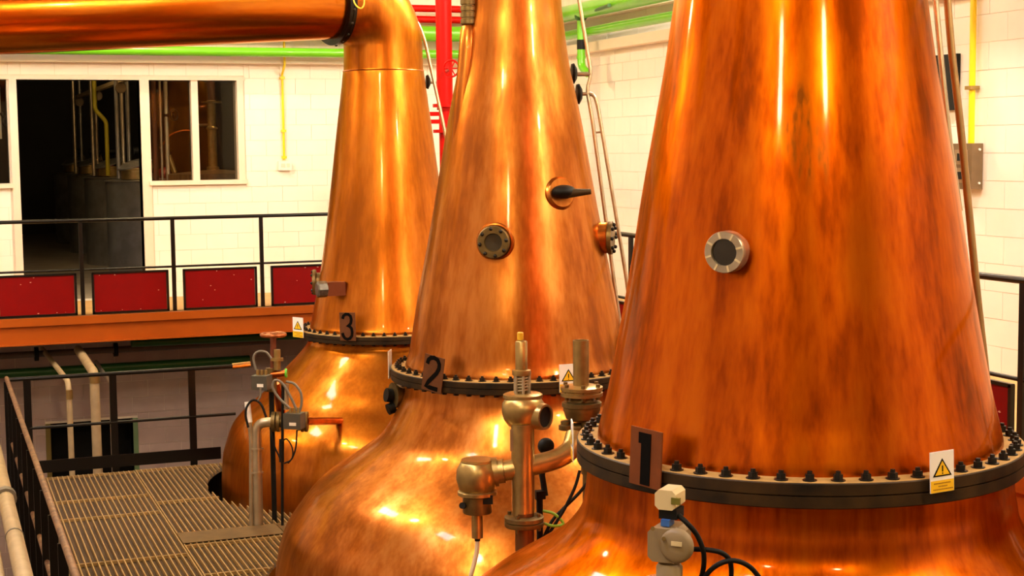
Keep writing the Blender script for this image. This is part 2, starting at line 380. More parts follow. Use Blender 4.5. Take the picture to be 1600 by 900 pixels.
# doorway and windows
def casing(name, rects, parent=None, m=M_FRAME):
    mb = MB()
    for a, b in rects: mb.rect(a, b)
    return mb.build(name, m, parent, False)
yo, yi = YF-.03, YF+.25
d1 = empty('door_1', (1.78, YF, MZ)); struct(d1, 'wide open doorway in the far wall leading to the dark tank room', 'doorway')
casing('jamb', [((.955, yo, MZ), (1.045, yi, 4.0))], d1); casing('jamb', [((2.515, yo, MZ), (2.63, yi, 4.0))], d1); casing('lintel', [((.955, yo, 4.0), (2.63, yi, 4.045))], d1)
w1 = empty('window_1', (.1, YF, 2.73)); struct(w1, 'window at the left edge of the picture beside the doorway', 'window')
casing('sill', [((-1.25, yo-.03, 2.68), (.955, yi, 2.735))], w1); casing('head', [((-1.25, yo, 4.0), (.955, yi, 4.045))], w1)
casing('pane', [((-1.2, YF+.10, 2.735), (.955, YF+.106, 4.0))], w1, M_GLASS)
w2 = empty('window_2', (3.2, YF, 2.73)); struct(w2, 'two-pane window right of the doorway with pale frame', 'window')
casing('sill', [((2.60, yo-.03, 2.68), (3.84, yi, 2.735))], w2); casing('head', [((2.63, yo, 4.0), (3.84, yi, 4.045))], w2)
casing('frame_side', [((3.735, yo, 2.735), (3.82, yi, 4.0))], w2); casing('mullion', [((3.155, yo+.02, 2.735), (3.24, YF+.13, 4.0))], w2)
casing('pane', [((2.63, YF+.10, 2.735), (3.155, YF+.106, 4.0))], w2, M_GLASS); casing('pane', [((3.24, YF+.10, 2.735), (3.735, YF+.106, 4.0))], w2, M_GLASS)
d2 = empty('door_2', (1.8, YF, ZG)); struct(d2, 'dark low opening under the mezzanine with green painted edges', 'doorway')
casing('jamb', [((1.23, YF-.02, ZG), (1.29, yi, -.27))], d2, mat('olive_paint', (112, 96, 40), .5)); casing('jamb', [((2.30, YF-.02, ZG), (2.36, yi, -.27))], d2, mat('sage_paint', (110, 140, 100), .5))
casing('recess', [((1.0, YF+.9, ZG), (2.6, YF+.95, .2)), ((1.0, YF+.25, -.2), (2.6, YF+.95, .2)), ((1.0, YF+.25, ZG), (1.1, YF+.95, .2)), ((2.5, YF+.25, ZG), (2.6, YF+.95, .2))], d2, M_BLACKM)  # black lining puts the opening's inner shade into colour

# dark room beyond
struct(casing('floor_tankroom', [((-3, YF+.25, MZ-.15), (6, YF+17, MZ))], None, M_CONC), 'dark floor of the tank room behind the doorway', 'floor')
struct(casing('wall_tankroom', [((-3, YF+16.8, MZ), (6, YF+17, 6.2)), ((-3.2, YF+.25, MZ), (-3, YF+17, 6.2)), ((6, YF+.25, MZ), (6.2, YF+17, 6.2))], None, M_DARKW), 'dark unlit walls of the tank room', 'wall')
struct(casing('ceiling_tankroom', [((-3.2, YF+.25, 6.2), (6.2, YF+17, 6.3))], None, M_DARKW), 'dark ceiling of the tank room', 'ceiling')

# mezzanine
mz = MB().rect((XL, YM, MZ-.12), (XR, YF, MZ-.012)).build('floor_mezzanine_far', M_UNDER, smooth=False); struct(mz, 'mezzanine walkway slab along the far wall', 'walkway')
MB().rect((XL, YM+.12, MZ-.012), (XR, YF-.013, MZ)).build('floor_finish', M_MEZZ, mz, False)
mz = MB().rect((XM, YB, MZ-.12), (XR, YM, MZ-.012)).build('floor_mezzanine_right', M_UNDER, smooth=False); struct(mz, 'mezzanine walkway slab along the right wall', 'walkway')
MB().rect((XM+.12, YB, MZ-.012), (XR-.013, YM, MZ)).build('floor_finish', M_MEZZ, mz, False)
mz = MB().rect((XL, YB, MZ-.12), (XM, 1.6, MZ)).build('floor_mezzanine_near', M_MEZZ, smooth=False); struct(mz, 'mezzanine walkway the viewer stands on', 'walkway')

def ibeam(name, a, b, out, label):
    """orange channel along a-b, outer face towards out"""
    a, b, out = Vector(a), Vector(b), Vector(out); mid = (a+b)/2; L_ = (b-a).length; X = (b-a).normalized(); ax = (X, out, Vector((0, 0, 1)))
    o = empty(name, (mid.x, mid.y, MZ-.3), label, 'beam')
    MB().box(mid+out*.02+Vector((0, 0, -.046)), (L_, .05, .09), ax).build('top_edge', M_ORANGE, o, False)
    MB().box(mid-out*.01+Vector((0, 0, -.196)), (L_, .03, .20), ax).build('web', M_ORANGE, o, False)
    MB().box(mid+out*.02+Vector((0, 0, -.298)), (L_, .09, .012), ax).build('bottom_lip', M_ORANGE, o, False)
    return o
ibeam('mezzanine_beam', (XL, YM-.03, MZ), (XM-.06, YM-.03, MZ), (0, -1, 0), 'orange painted steel beam under the far red-panelled railing')
ibeam('mezzanine_beam', (XM-.03, 1.7, MZ), (XM-.03, YM-.05, MZ), (-1, 0, 0), 'orange painted steel beam edging the right walkway behind the nearest still')

def guard_rail(label, origin, d, posts, panels, outn, u_rng):
    """origin: point at u=0 on floor level; d: direction; posts, panels in u"""
    O = Vector(origin); d = Vector(d); n = Vector(outn)
    g = empty('guard_rail', O + d*((u_rng[0]+u_rng[1])/2), label, 'railing')
    p = lambda u, z, k=0: O + d*u + n*k + Vector((0, 0, z))
    MB().cyl(p(u_rng[0], 1.08), p(u_rng[1], 1.08), .021, 12).build('top_rail', M_BLACK, g)
    MB().cyl(p(u_rng[0], .52), p(u_rng[1], .52), .013, 10).build('mid_rail', M_BLACK, g)
    for u in posts:
        MB().box(p(u, .54), (.045, .03, 1.07), (d, n, Vector((0, 0, 1)))).build('post', M_BLACK, g, False)
    for (a, b) in panels:
        pn = MB().box(p((a+b)/2, .245), (b-a-.03, .006, .44), (d, n, Vector((0, 0, 1)))).build('panel', M_REDP, g, False)
        fb = MB()
        for (u, z, wd, ht) in (((a+b)/2, .475, b-a+.02, .022), ((a+b)/2, .018, b-a+.02, .026), (a, .245, .026, .47), (b, .245, .026, .47)):
            fb.box(p(u, z), (wd, .03, ht), (d, n, Vector((0, 0, 1))))
        fb.build('panel_frame', M_BLACK, pn, False)
        cb = MB(); rr = random.Random(int(a*100)+77)
        for k in range(6):
            u = rr.uniform(a+.05, b-.05); z = rr.choice([.045, .45, rr.uniform(.1, .4)]); r_ = rr.uniform(.004, .011)
            cb.prism([(r_*cos(t)*rr.uniform(.6, 1.5), r_*.6*sin(t)*rr.uniform(.6, 1.3)) for t in [2*pi*q/7 for q in range(7)]], .0006, p(u, z, .0031), (d, Vector((0, 0, 1)), n))
        tag(cb.build('paint_chips', M_CHIP, pn, False), kind='stuff')
    return g
pf = [1.581 + 1.03*k for k in range(-3, 5)]
guard_rail('far railing with black posts and red panels along the mezzanine', (0, YM, MZ), (1, 0, 0), pf, [(u+.115, u+1.03-.075) for u in pf[:-1]], (0, -1, 0), (pf[0]-.3, XM))
pr = [6.98 + 1.03*k for k in range(-2, 10)]
guard_rail('right railing with red panel partly hidden behind the nearest still', (XM+.03, 0, MZ), (0, 1, 0), pr, [(u+.09, u+1.03-.09) for u in pr[:-1]], (-1, 0, 0), (pr[0]-.3, YM-.1))

# ------------------------------------------------------------------ stills data
ST = {1: (3.955, 6.517, 1.673, 1.083), 2: (3.967, 10.41, 1.53, .9225), 3: (4.02, 13.98, 1.43, .85)}
PROF = {   # (z, radius) below the flange
 1: [(1.60, 1.03), (1.46, 1.035), (1.395, 1.045), (1.32, 1.06), (1.25, 1.10), (1.17, 1.17), (1.10, 1.26), (1.02, 1.39), (.92, 1.55), (.78, 1.72), (.55, 1.91), (.3, 2.03), (0, 2.08), (-.6, 2.06), (-1.4, 1.9), (-2.1, 1.6), (-2.6, 1.2)],
 2: [(1.50, .80), (1.40, .815), (1.305, .834), (1.177, .902), (1.02, 1.004), (.892, 1.17), (.782, 1.333), (.653, 1.498), (.461, 1.651), (.336, 1.722), (.143, 1.772), (-.084, 1.788), (-.7, 1.76), (-1.4, 1.62), (-2.1, 1.36), (-2.6, 1.0)],
 3: [(1.41, .735), (1.34, .745), (1.27, .775), (1.163, .865), (1.058, .968), (.93, 1.09), (.819, 1.19), (.702, 1.33), (.547, 1.474), (.35, 1.55), (.201, 1.581), (-.141, 1.59), (-.8, 1.55), (-1.5, 1.4), (-2.1, 1.15), (-2.6, .9)]}
CONE = {   # (z, radius) above the flange
 1: [(1.653, 1.00), (1.70, 1.0), (1.80, .975), (1.931, .943), (2.249, .880), (2.564, .823), (2.877, .772), (3.2, .712), (3.495, .658), (3.801, .612), (4.3, .535), (4.9, .46), (5.3, .43)],
 2: [(1.515, .815), (1.55, .815), (1.62, .79), (1.8, .758), (2.042, .716), (2.4, .645), (2.787, .573), (3.248, .492), (3.5, .44), (3.706, .396), (3.95, .365), (4.16, .343), (4.6, .335), (5.1, .335)],
 3: [(1.425, .735), (1.455, .735), (1.50, .72), (1.7, .68), (2.101, .603), (2.705, .520), (3.304, .445), (3.6, .405), (3.827, .377), (3.83, .372), (3.95, .368), (4.06, .366)]}
CONE[1] = [(z, r*.978) for z, r in CONE[1]]
def dens(pts, n=5):
    P = spline([(r, z, 0) for z, r in pts], n); return [(p.x, p.y) for p in P]
def cone_r(k, z):
    c = CONE[k]
    for (a, b) in zip(c, c[1:]):
        if a[0] <= z <= b[0] and b[0] > a[0]: return a[1]+(b[1]-a[1])*(z-a[0])/(b[0]-a[0])
    return c[-1][1]
def body_r(k, z):
    c = PROF[k]
    for (a, b) in zip(c, c[1:]):
        if b[0] <= z <= a[0]: return a[1]+(b[1]-a[1])*(z-a[0])/(b[0]-a[0])
    return c[-1][1]
def azdir(k, al):                                # al: degrees, 0 faces the viewer, positive to the right
    x, y = ST[k][:2]; c = Vector((-x, -y, 0)).normalized(); rr = Vector((-c.y, c.x, 0))
    if rr.dot(_r) < 0: rr = -rr
    a = radians(al); return c*cos(a) + rr*sin(a)

# hex bolt shared mesh
def bolt_mesh(r, name='bolt'):
    mb = MB(); hexr = [(r*cos(pi/3*i), r*sin(pi/3*i)) for i in range(6)]
    mb.lathe([(r*1.45, 0), (r*1.45, r*.25)], 10, (0, 0, 0), AX, (True, True)); mb.prism(hexr, r*1.1, (0, 0, r*.25), AX); mb.lathe([(r*.55, r*1.35), (r*.5, r*2.0)], 8, (0, 0, 0), AX, (False, True))
    return mb.mesh(name, M_BOLT, False)

DIG = {
 '1': None,
 '2': [(-.30, .26), (-.27, .38), (-.16, .46), (0, .49), (.17, .45), (.27, .34), (.27, .20), (.18, .05), (.02, -.10), (-.16, -.26), (-.27, -.42), (-.10, -.425), (.12, -.425), (.30, -.425)],
 '3': [(-.28, .30), (-.22, .41), (-.08, .475), (.08, .47), (.21, .40), (.25, .27), (.21, .13), (.10, .055), (-.02, .04), (.12, .02), (.24, -.06), (.28, -.20), (.25, -.34), (.14, -.44), (-.02, -.475), (-.18, -.44), (-.28, -.34), (-.31, -.24)]}
def plate(k, al, wd, ht, tilt, m, parent, zc, lean=0.0):
    d = azdir(k, al); R_ = ST[k][3]; X, Y, Z = frame(d); t = radians(tilt)
    X, Y = X*cos(t)+Y*sin(t), Y*cos(t)-X*sin(t)
    if lean: Y2 = (Y*cos(radians(lean))+Z*sin(radians(lean))); Z = (Z*cos(radians(lean))-Y*sin(radians(lean))); Y = Y2
    c = Vector((ST[k][0], ST[k][1], zc)) + d*(R_+.02)
    p = MB().box(c, (wd, ht, .008), (X, Y, Z)).build('number_plate', m, parent, False, loc=c)
    tag(p, 'brown metal plate with black numeral %d' % k)
    g = MB(); o = c + Z*.0045
    if k == 1:
        g.prism([(-.105*wd/.21, .42*ht), (.045, .42*ht), (.045, -.46*ht), (-.012, -.46*ht), (-.012, .27*ht), (-.045, .27*ht)], .003, o, (X, Y, Z)); g.v = [v for v in g.v]
        g = MB().prism([(-.042, .43*ht), (.030, .43*ht), (.030, -.47*ht), (-.026, -.47*ht), (-.026, .24*ht), (-.042, .24*ht)], .003, o, (X, Y, Z))
    else:
        g.ribbon([(q[0]*wd*1.05, q[1]*ht*.93) for q in DIG[str(k)]], wd*.17, .003, o, (X, Y, Z))
    g.build('numeral', M_INK, p, False)
    return p
def warn_sign(k, al, parent, zc, wd=.12, ht=.215, tilt=0, turn=0):
    d = azdir(k, al); X, Y, Z = frame(azdir(k, al+turn)); t = radians(tilt); X, Y = X*cos(t)+Y*sin(t), Y*cos(t)-X*sin(t)
    c = Vector((ST[k][0], ST[k][1], zc)) + d*(ST[k][3]+.018+abs(sin(radians(turn)))*wd*.5)
    s = MB().box(c, (wd, ht, .005), (X, Y, Z)).build('warning_sign', M_WHITE, parent, False, loc=c)
    tag(s, 'white and yellow warning sign with black triangle')
    o = c+Z*.0027
    MB().box(o+Y*(-ht*.35), (wd*.98, ht*.29, .0012), (X, Y, Z)).build('text_panel', M_YEL, s, False)
    tx = MB(); rr = random.Random(5)
    for i, L_ in enumerate((.72, .34, .78)):
        u = -wd*L_/2
        while u < wd*L_/2:
            ww = wd*rr.uniform(.03, .055); tx.box(o+X*(u+ww/2)+Y*(-ht*(.275+.075*i))+Z*.001, (ww, ht*.028, .0008), (X, Y, Z)); u += ww+wd*.018
    tag(tx.build('lettering', mat('sign_text', (150, 100, 10), .6), s, False), kind='stuff')
    q = wd*.40; y0 = -ht*.11
    MB().prism([(-q, y0), (q, y0), (0, y0+ht*.44)], .0012, o, (X, Y, Z)).build('triangle_border', M_INK, s, False)
    MB().prism([(-q*.76, y0+ht*.035), (q*.76, y0+ht*.035), (0, y0+ht*.375)], .0012, o+Z*.001, (X, Y, Z)).build('triangle', M_YEL, s, False)
    MB().box(o+Y*(y0+ht*.19)+Z*.0024, (wd*.05, ht*.15, .001), (X, Y, Z)).box(o+Y*(y0+ht*.075)+Z*.0024, (wd*.05, ht*.03, .001), (X, Y, Z)).build('exclamation_mark', M_INK, s, False)
    return s

LBL = {1: 'largest copper pot still, nearest the viewer, number plate 1', 2: 'middle copper pot still with number plate 2', 3: 'farthest copper pot still with number plate 3 and visible lyne arm'}
MC = {1: M_COP1, 2: M_COP2, 3: M_COP3}
STILL = {}
for k in (1, 2, 3):
    x, y, zf, R_ = ST[k]; o = empty('pot_still', (x, y, ZG), LBL[k], 'pot still', 'copper pot stills in a row'); STILL[k] = o
    bp = dens(PROF[k], 5); MB().lathe(bp, 144, (x, y, 0), AX, (False, True)).build('pot', MC[k], o, loc=(x, y, 0))
    cp = dens(CONE[k], 4); MB().lathe(cp, 144, (x, y, 0), AX).build('neck', MC[k], o, loc=(x, y, 0))
    th = {1: .112, 2: .085, 3: .072}[k]
    fl = MB().lathe([(R_-.12, -th), (R_-.004, -th), (R_, -th+.004), (R_, -th*.53), (R_-.012, -th*.52), (R_-.012, -th*.48), (R_, -th*.47), (R_, -.005), (R_-.005, 0)], 128, (x, y, zf), AX).build('flange', M_IRON, o, loc=(x, y, zf))
    MB().lathe([(R_-.005, 0), (R_-.008, .002), (cone_r(k, zf+.02)-.02, .004)], 128, (x, y, zf), AX).build('flange_top', M_OCHRE, o, loc=(x, y, zf))
    br = {1: .0215, 2: .0185, 3: .0165}[k]; bm_ = bolt_mesh(br); nb = {1: 54, 2: 56, 3: 52}[k]
    rb = (R_ + cone_r(k, zf+.05))/2 + .008
    for i in range(nb):
        a = 2*pi*(i+.3)/nb; inst(bm_, 'bolt', fl, (x+rb*cos(a), y+rb*sin(a), zf+.002), a)
    bm2 = MB().prism([(br*cos(pi/3*i), br*sin(pi/3*i)) for i in range(6)], br*1.0, (0, 0, -br), AX).mesh('nut', M_BOLT, False)
    for i in range(nb):
        a = 2*pi*(i+.3)/nb
        if k > 1: inst(bm2, 'nut', fl, (x+rb*cos(a), y+rb*sin(a), zf-th), a)

# swan neck and lyne arms
def lyne(k, z0, r, bend, dirv, drop, length, ringpos):
    x, y = ST[k][:2]; o = STILL[k]; d = Vector(dirv).normalized()
    c = Vector((x, y, z0)); P = []; n = 14
    for i in range(n+1):
        a = (pi/2 - radians(-drop))*i/n if False else (pi/2+radians(drop))*i/n
        P.append(c + d*(bend*(1-cos(a))) + Vector((0, 0, bend*sin(a))))
    t = (d*cos(radians(drop)) - Vector((0, 0, 1))*sin(radians(drop))).normalized()
    e = P[-1]
    el = MB().tube([c-Vector((0, 0, .01))]+P+[e+t*ringpos], r, 56, False).build('elbow', MC[k], o)
    ar = MB().tube([e+t*(ringpos+.002)]+[e+t*(ringpos+length*i/10) for i in range(1, 11)], [r*(1-.012*i) for i in range(11)], 56, False).build('lyne_arm', M_COPA, o)
    ringp = e+t*ringpos; ax = frame(t)
    rg = MB().lathe([(r*.98, -.035), (r+.055, -.035), (r+.055, -.003), (r+.045, -.002), (r+.045, .002), (r+.055, .003), (r+.055, .035), (r*.98, .035)], 56, ringp, ax).build('arm_flange', M_BLACK, o)
    bmm = MB().sphere((0, 0, 0), .016, 8, 5).mesh('arm_bolt', M_IRON)
    for i in range(20):
        a = 2*pi*i/20; inst(bmm, 'arm_bolt', rg, ringp + (ax[0]*cos(a)+ax[1]*sin(a))*(r+.052))
    return ringp, t, ax
PH = radians(34)
_left = -_r; _fwd = Vector((sin(YAW), cos(YAW), 0))
ARM_DIR = (_left*cos(PH) - _fwd*sin(PH))
ringp, ringt, ringax = lyne(3, 4.055, .366, .43, ARM_DIR, 4.5, 6.0, .06)
lyne(1, 5.3, .43, .55, (-1, -.15, 0), 3.0, 5.5, .1); lyne(2, 5.1, .335, .45, (-1, -.2, 0), 3.0, 5.5, .1)
x, y = ST[3][:2]
MB().torus((x, y, 3.83), .376, .006, AX, 64, 6).build('neck_seam', M_COPP, STILL[3])
for z in (3.32, 2.1): pass
# yellow strap end looped on the arm flange
q = at(563, 4, (ringp-ORG).dot(FWD)-.42)
lp = [at(px, py, (ringp-ORG).dot(FWD)-.46) for px, py in ((551, -14), (553, 2), (558, 10), (564, 13), (568, 9), (569, 0), (566, -14))]
tag(MB().tube(spline(lp, 4), .007, 8).build('strap_loop', mat('strap_yellow', (240, 206, 60), .5)), 'thin yellow loop tied round the black flange of the overhead copper arm', 'loop')

# number plates and warning signs
plate(1, -36.5, .185, .262, -3, M_PLATE, STILL[1], 1.725); plate(2, -37.5, .175, .25, -9, M_PLATED, STILL[2], 1.575); plate(3, -24.5, .155, .255, 1, M_PLATED, STILL[3], 1.525)
warn_sign(1, 34, STILL[1], 1.705, .125, .178, 2); warn_sign(1, -88, STILL[1], 1.63, .13, .20, 0, 10)
warn_sign(2, 21.5, STILL[2], 1.555, .13, .19); warn_sign(2, -95, STILL[2], 1.53, .14, .2); warn_sign(3, -68, STILL[3], 1.475, .15, .185, 0, 20)

def radial(k, al, z, out=0.0):
    d = azdir(k, al); r = cone_r(k, z); return Vector((ST[k][0], ST[k][1], z)) + d*(r+out), d
# sight glasses
p, d = radial(1, -20.5, 2.64); ax = frame(d)
g = MB().lathe([(.075, -.08), (.075, .04), (.090, .043), (.093, .047), (.093, .107), (.090, .112), (.060, .112), (.058, .097)], 40, p, ax).build('sight_glass', M_STEEL, STILL[1], loc=p); tag(g, 'pale steel round sight glass with dark pane')
MB().lathe([(.060, .100), (.0005, .102)], 32, p, ax).build('pane', M_DARKGL, g)
sb = MB()
for i in range(8):
    a = 2*pi*(i+.35)/8; sb.box(p+(ax[0]*cos(a)+ax[1]*sin(a))*.075+ax[2]*.113, (.030, .009, .003), (ax[0]*cos(a)+ax[1]*sin(a), ax[1]*cos(a)-ax[0]*sin(a), ax[2]))
tag(sb.build('rim_notches', M_CREAM, g, False), kind='stuff')
p, d = radial(2, -12.8, 2.465); ax = frame(d)
g = MB().lathe([(.093, -.06), (.097, .02), (.107, .025), (.112, .03), (.112, .065), (.107, .07), (.063, .07), (.058, .055)], 40, p, ax).build('sight_glass', M_BRASSD, STILL[2], loc=p); tag(g, 'dark bronze round blanked port')
MB().lathe([(.064, .056), (.0005, .050)], 32, p, ax).build('pane', mat('dull_blank', (62, 52, 38), .5, .6), g)
MB().torus(p+ax[2]*.008, .118, .016, ax, 40, 8).build('collar', M_COP2, g)
bm_ = MB().sphere((0, 0, 0), .014, 8, 5).mesh('port_bolt', M_BOLT)
for i in range(8):
    a = 2*pi*(i+.2)/8; inst(bm_, 'port_bolt', g, p+(ax[0]*cos(a)+ax[1]*sin(a))*.094+ax[2]*.072)
# side port on still 2 (right)
p, d = radial(2, 78, 2.455); ax = frame(d)
g = MB().lathe([(.112, -.10), (.112, .03), (.105, .045), (.09, .05)], 36, p, ax, (False, True)).build('side_port', M_COP2, STILL[2], loc=p)
cl = MB().lathe([(.118, .045), (.118, .075), (.075, .078)], 28, p, ax, (True, True)).build('port_cover', M_BRASSD, g)
for i in range(8):
    a = 2*pi*i/8; inst(bm_, 'port_bolt', g, p+(ax[0]*cos(a)+ax[1]*sin(a))*.095+ax[2]*.085)
# lever port on still 2
p, d = radial(2, 33, 2.79); ax = frame((d+Vector((0, 0, .2))).normalized())
g = MB().lathe([(.12, -.03), (.118, .0), (.105, .012), (.10, .02)], 32, p, ax, (False, True)).build('collar', M_COP2, STILL[2], loc=p)
MB().sphere(p+d*.045+Vector((0, 0, .01)), .088, 24, 12, (1, 1, .55)).build('valve_head', M_BLACKM, g)
e1 = p+d*.09; e2 = e1 + azdir(2, 90)*.16 + Vector((0, 0, .01))
MB().tube([e1, (e1+e2)/2, e2], [.034, .026, .018], 12).build('lever', mat('lever_bronze', (66, 54, 34), .45, .6), g)
# vent sleeve on the left of neck 2
pts = []
for z in (3.05, 3.3, 3.55, 3.8, 3.93, 3.98): pts.append(Vector((ST[2][0], ST[2][1], z)) + azdir(2, -60)*(cone_r(2, z)-.055+.06*(z-3.05)))
MB().tube(pts, [.045, .056, .062, .064, .060, .035], 20).build('vent_sleeve', M_COP2, STILL[2])
tp = pts[-1]; vb = MB(); hh = 0.0
prof = []
for i in range(14): prof += [(.060, hh), (.060, hh+.03), (.053, hh+.034), (.053, hh+.042)]; hh += .045
MB().lathe([(.03, -.02)]+prof, 20, tp, AX, (True, True)).build('vent_stack', M_BRASSD, STILL[2])
# ports on still 3
p, d = radial(3, -40, 1.845); dd = azdir(3, -72); ax = frame(dd)
g = MB().box(p+dd*.06, (.115, .125, .17), ax).build('square_port', mat('port_brown', (120, 64, 38), .45, .6), STILL[3], False, loc=p)
MB().lathe([(.072, .14), (.075, .15), (.075, .22), (.06, .232)], 8, p, ax, (True, True)).build('port_cap', mat('port_grey', (120, 118, 112), .35, .7, .4, 30), g, False)
p, d = radial(3, -92, 1.86); ax = frame(d)
g = MB().lathe([(.09, -.03), (.09, .02), (.12, .022), (.12, .05), (.06, .052)], 24, p, ax, (False, True)).build('side_port', M_BRASSD, STILL[3], loc=p)
for i in range(8):
    a = 2*pi*i/8; inst(bm_, 'port_bolt', g, p+(ax[0]*cos(a)+ax[1]*sin(a))*.1+ax[2]*.055)

# ------------------------------------------------------------------ grating platform
PX0, PX1, PY0, PY1 = .64, XM-.1, 2.4, 15.2
HOL = [(ST[1][0], ST[1][1], 2.16), (ST[2][0], ST[2][1], 1.86), (ST[3][0]-.05, ST[3][1]+.05, 1.67)]
plat = empty('platform_floor', ((PX0+PX1)/2, (PY0+PY1)/2, -.08)); struct(plat, 'rusty steel grating platform between the stills', 'platform')
def plate_with_holes(z):
    bm = bmesh.new(); vs = [bm.verts.new(c) for c in ((PX0, PY0, z), (PX1, PY0, z), (PX1, PY1, z), (PX0, PY1, z))]
    for i in range(4): bm.edges.new((vs[i], vs[(i+1) % 4]))
    for (hx, hy, hr) in HOL:
        # clip circle inside the rectangle
        ring = []
        for i in range(72):
            a = 2*pi*i/72; ring.append(bm.verts.new((min(max(hx+hr*cos(a), PX0+.02), PX1-.02+.0*i), min(max(hy+hr*sin(a), PY0+.02), PY1-.02), z)))
        bmesh.ops.remove_doubles(bm, verts=ring, dist=1e-5); ring = [v for v in ring if v.is_valid]
        for i in range(len(ring)): bm.edges.new((ring[i], ring[(i+1) % len(ring)]))
    bmesh.ops.triangle_fill(bm, use_beauty=True, use_dissolve=False, edges=bm.edges[:], normal=(0, 0, 1))
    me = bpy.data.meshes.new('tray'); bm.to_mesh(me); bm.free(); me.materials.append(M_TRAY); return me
MB().rect((PX0, PY1-.06, -.5), (PX1, PY1-.03, -.036)).build('dark_edge_sheet', M_BLACKM, plat, False); MB().rect((PX0, PY0, -.3), (PX0+.03, PY1-.06, -.036)).build('dark_edge_sheet', M_BLACKM, plat, False)  # black edge sheets; far one added so the platform hole looks dark
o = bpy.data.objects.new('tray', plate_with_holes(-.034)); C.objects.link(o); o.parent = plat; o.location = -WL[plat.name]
def clip_y(xc, y0, y1, pad=0):
    segs = [(y0, y1)]
    for (hx, hy, hr) in HOL:
        r = hr+pad
        if abs(xc-hx) < r:
            h = sqrt(r*r-(xc-hx)**2); n = []
            for (a, b) in segs:
                if b <= hy-h or a >= hy+h: n.append((a, b)); continue
                if a < hy-h: n.append((a, hy-h))
                if b > hy+h: n.append((hy+h, b))
            segs = n
    return segs
def clip_x(yc, x0, x1):
    segs = [(x0, x1)]
    for (hx, hy, hr) in HOL:
        if abs(yc-hy) < hr:
            h = sqrt(hr*hr-(yc-hy)**2); n = []
            for (a, b) in segs:
                if b <= hx-h or a >= hx+h: n.append((a, b)); continue
                if a < hx-h: n.append((a, hx-h))
                if b > hx+h: n.append((hx+h, b))
            segs = n
    return segs
cols = [(.64, 1.765), (1.765, 2.585), (2.585, 3.405), (3.405, 4.225), (4.225, 5.045), (5.045, PX1)]
rowsL = [15.2, 14.10, 13.38, 11.85, 10.9, 10.0, 9.1, 8.2, 7.3, 6.4, 5.5, 4.6, 3.7, 2.4]
rowsR = [15.2, 13.72, 12.50, 12.10, 11.2, 10.3, 9.4, 8.5, 7.6, 6.7, 5.8, 4.9, 4.0, 2.4]
PIT = .048
for ci, (x0, x1) in enumerate(cols):
    rows = rowsL if ci == 0 else rowsR
    for ya, yb in zip(rows[1:], rows):
        fr_, bars = MB(), MB(); kick = (ci > 0 and ya == 12.10)
        dx = random.uniform(-.006, .006); dz = random.uniform(-.003, .003)
        for yy in (ya+.008, yb-.008):
            for (a, b) in clip_x(yy, x0+.004, x1-.004):
                if b-a > .03: fr_.rect((a, yy-.004, -.03+dz), (b, yy+.004, -.004+dz))
        n = int((x1-x0)/PIT)
        for i in range(n+1):
            xc = x0+.012+dx*.3+i*PIT
            if xc > x1-.008: continue
            for (a, b) in clip_y(xc, ya+.006, yb-.006):
                if b-a > .03: bars.rect((xc-.0045, a, -.03+dz), (xc+.0045, b, 0+dz))
        if not bars.v: continue
        g = (fr_ if fr_.v else bars).build('grating_panel', M_BAR, plat, False, loc=((x0+x1)/2, (ya+yb)/2, 0))
        if fr_.v: tag(bars.build('bearing_bars', M_BAR, g, False), kind='stuff')
        if kick:
            for (a, b) in clip_x((ya+yb)/2, x0+.004, x1-.004):
                if b-a > .05: MB().rect((a, ya+.03, .001), (b, yb-.03, .005)).build('patch_plate', mat('patch_tan', (112, 86, 48), .6, .3, .3, 9), g, False)

# platform railings
def prail_far():
    g = empty('platform_rail', (1.9, PY1+.05, 0), 'black railing with toe board at the far end of the grating platform', 'railing'); Y = PY1+.05
    xe = 2.78
    zt = on_y(205, 582, Y).z; zm = on_y(205, 658, Y).z
    MB().cyl((.62, Y, zt), (xe, Y, zt), .020, 12).build('top_rail', M_BLACK, g); MB().cyl((.8, Y, zm), (xe, Y, zm), .015, 10).build('mid_rail', M_BLACK, g)
    for px in (44, 178, 301): c = on_y(px, 650, Y); MB().rect((c.x-.034, Y-.012, -.1), (c.x+.034, Y+.012, zt)).build('post', M_BLACK, g, False)
    MB().rect((.8, Y-.02, .035), (2.62, Y-.008, .155)).build('toe_board', M_BLACK, g, False)
    MB().cyl((xe-.02, Y, zt), (xe+.16, Y, zt+.012), .030, 12).build('end_sleeve', mat('sleeve_bright', (222, 180, 120), .25, 1), g)
prail_far()
def prail_left():
    g = empty('platform_rail', (.61, 11, 0), 'worn handrail with black flat uprights along the left side of the grating platform', 'railing')
    MB().cyl((.612, PY1+.08, .97), (.612, 6.0, .97), .021, 12).build('hand_rail', M_RAILW, g); MB().cyl((.608, 14.75, .48), (.608, 6.0, .48), .018, 10).build('mid_rail', M_RAILW, g)
    yy = PY1-.02
    while yy > 6.2:
        MB().rect((.608-.027, yy-.008, -.25), (.608+.027, yy+.008, .95)).build('post', M_BLACK, g, False); yy -= .72
prail_left()

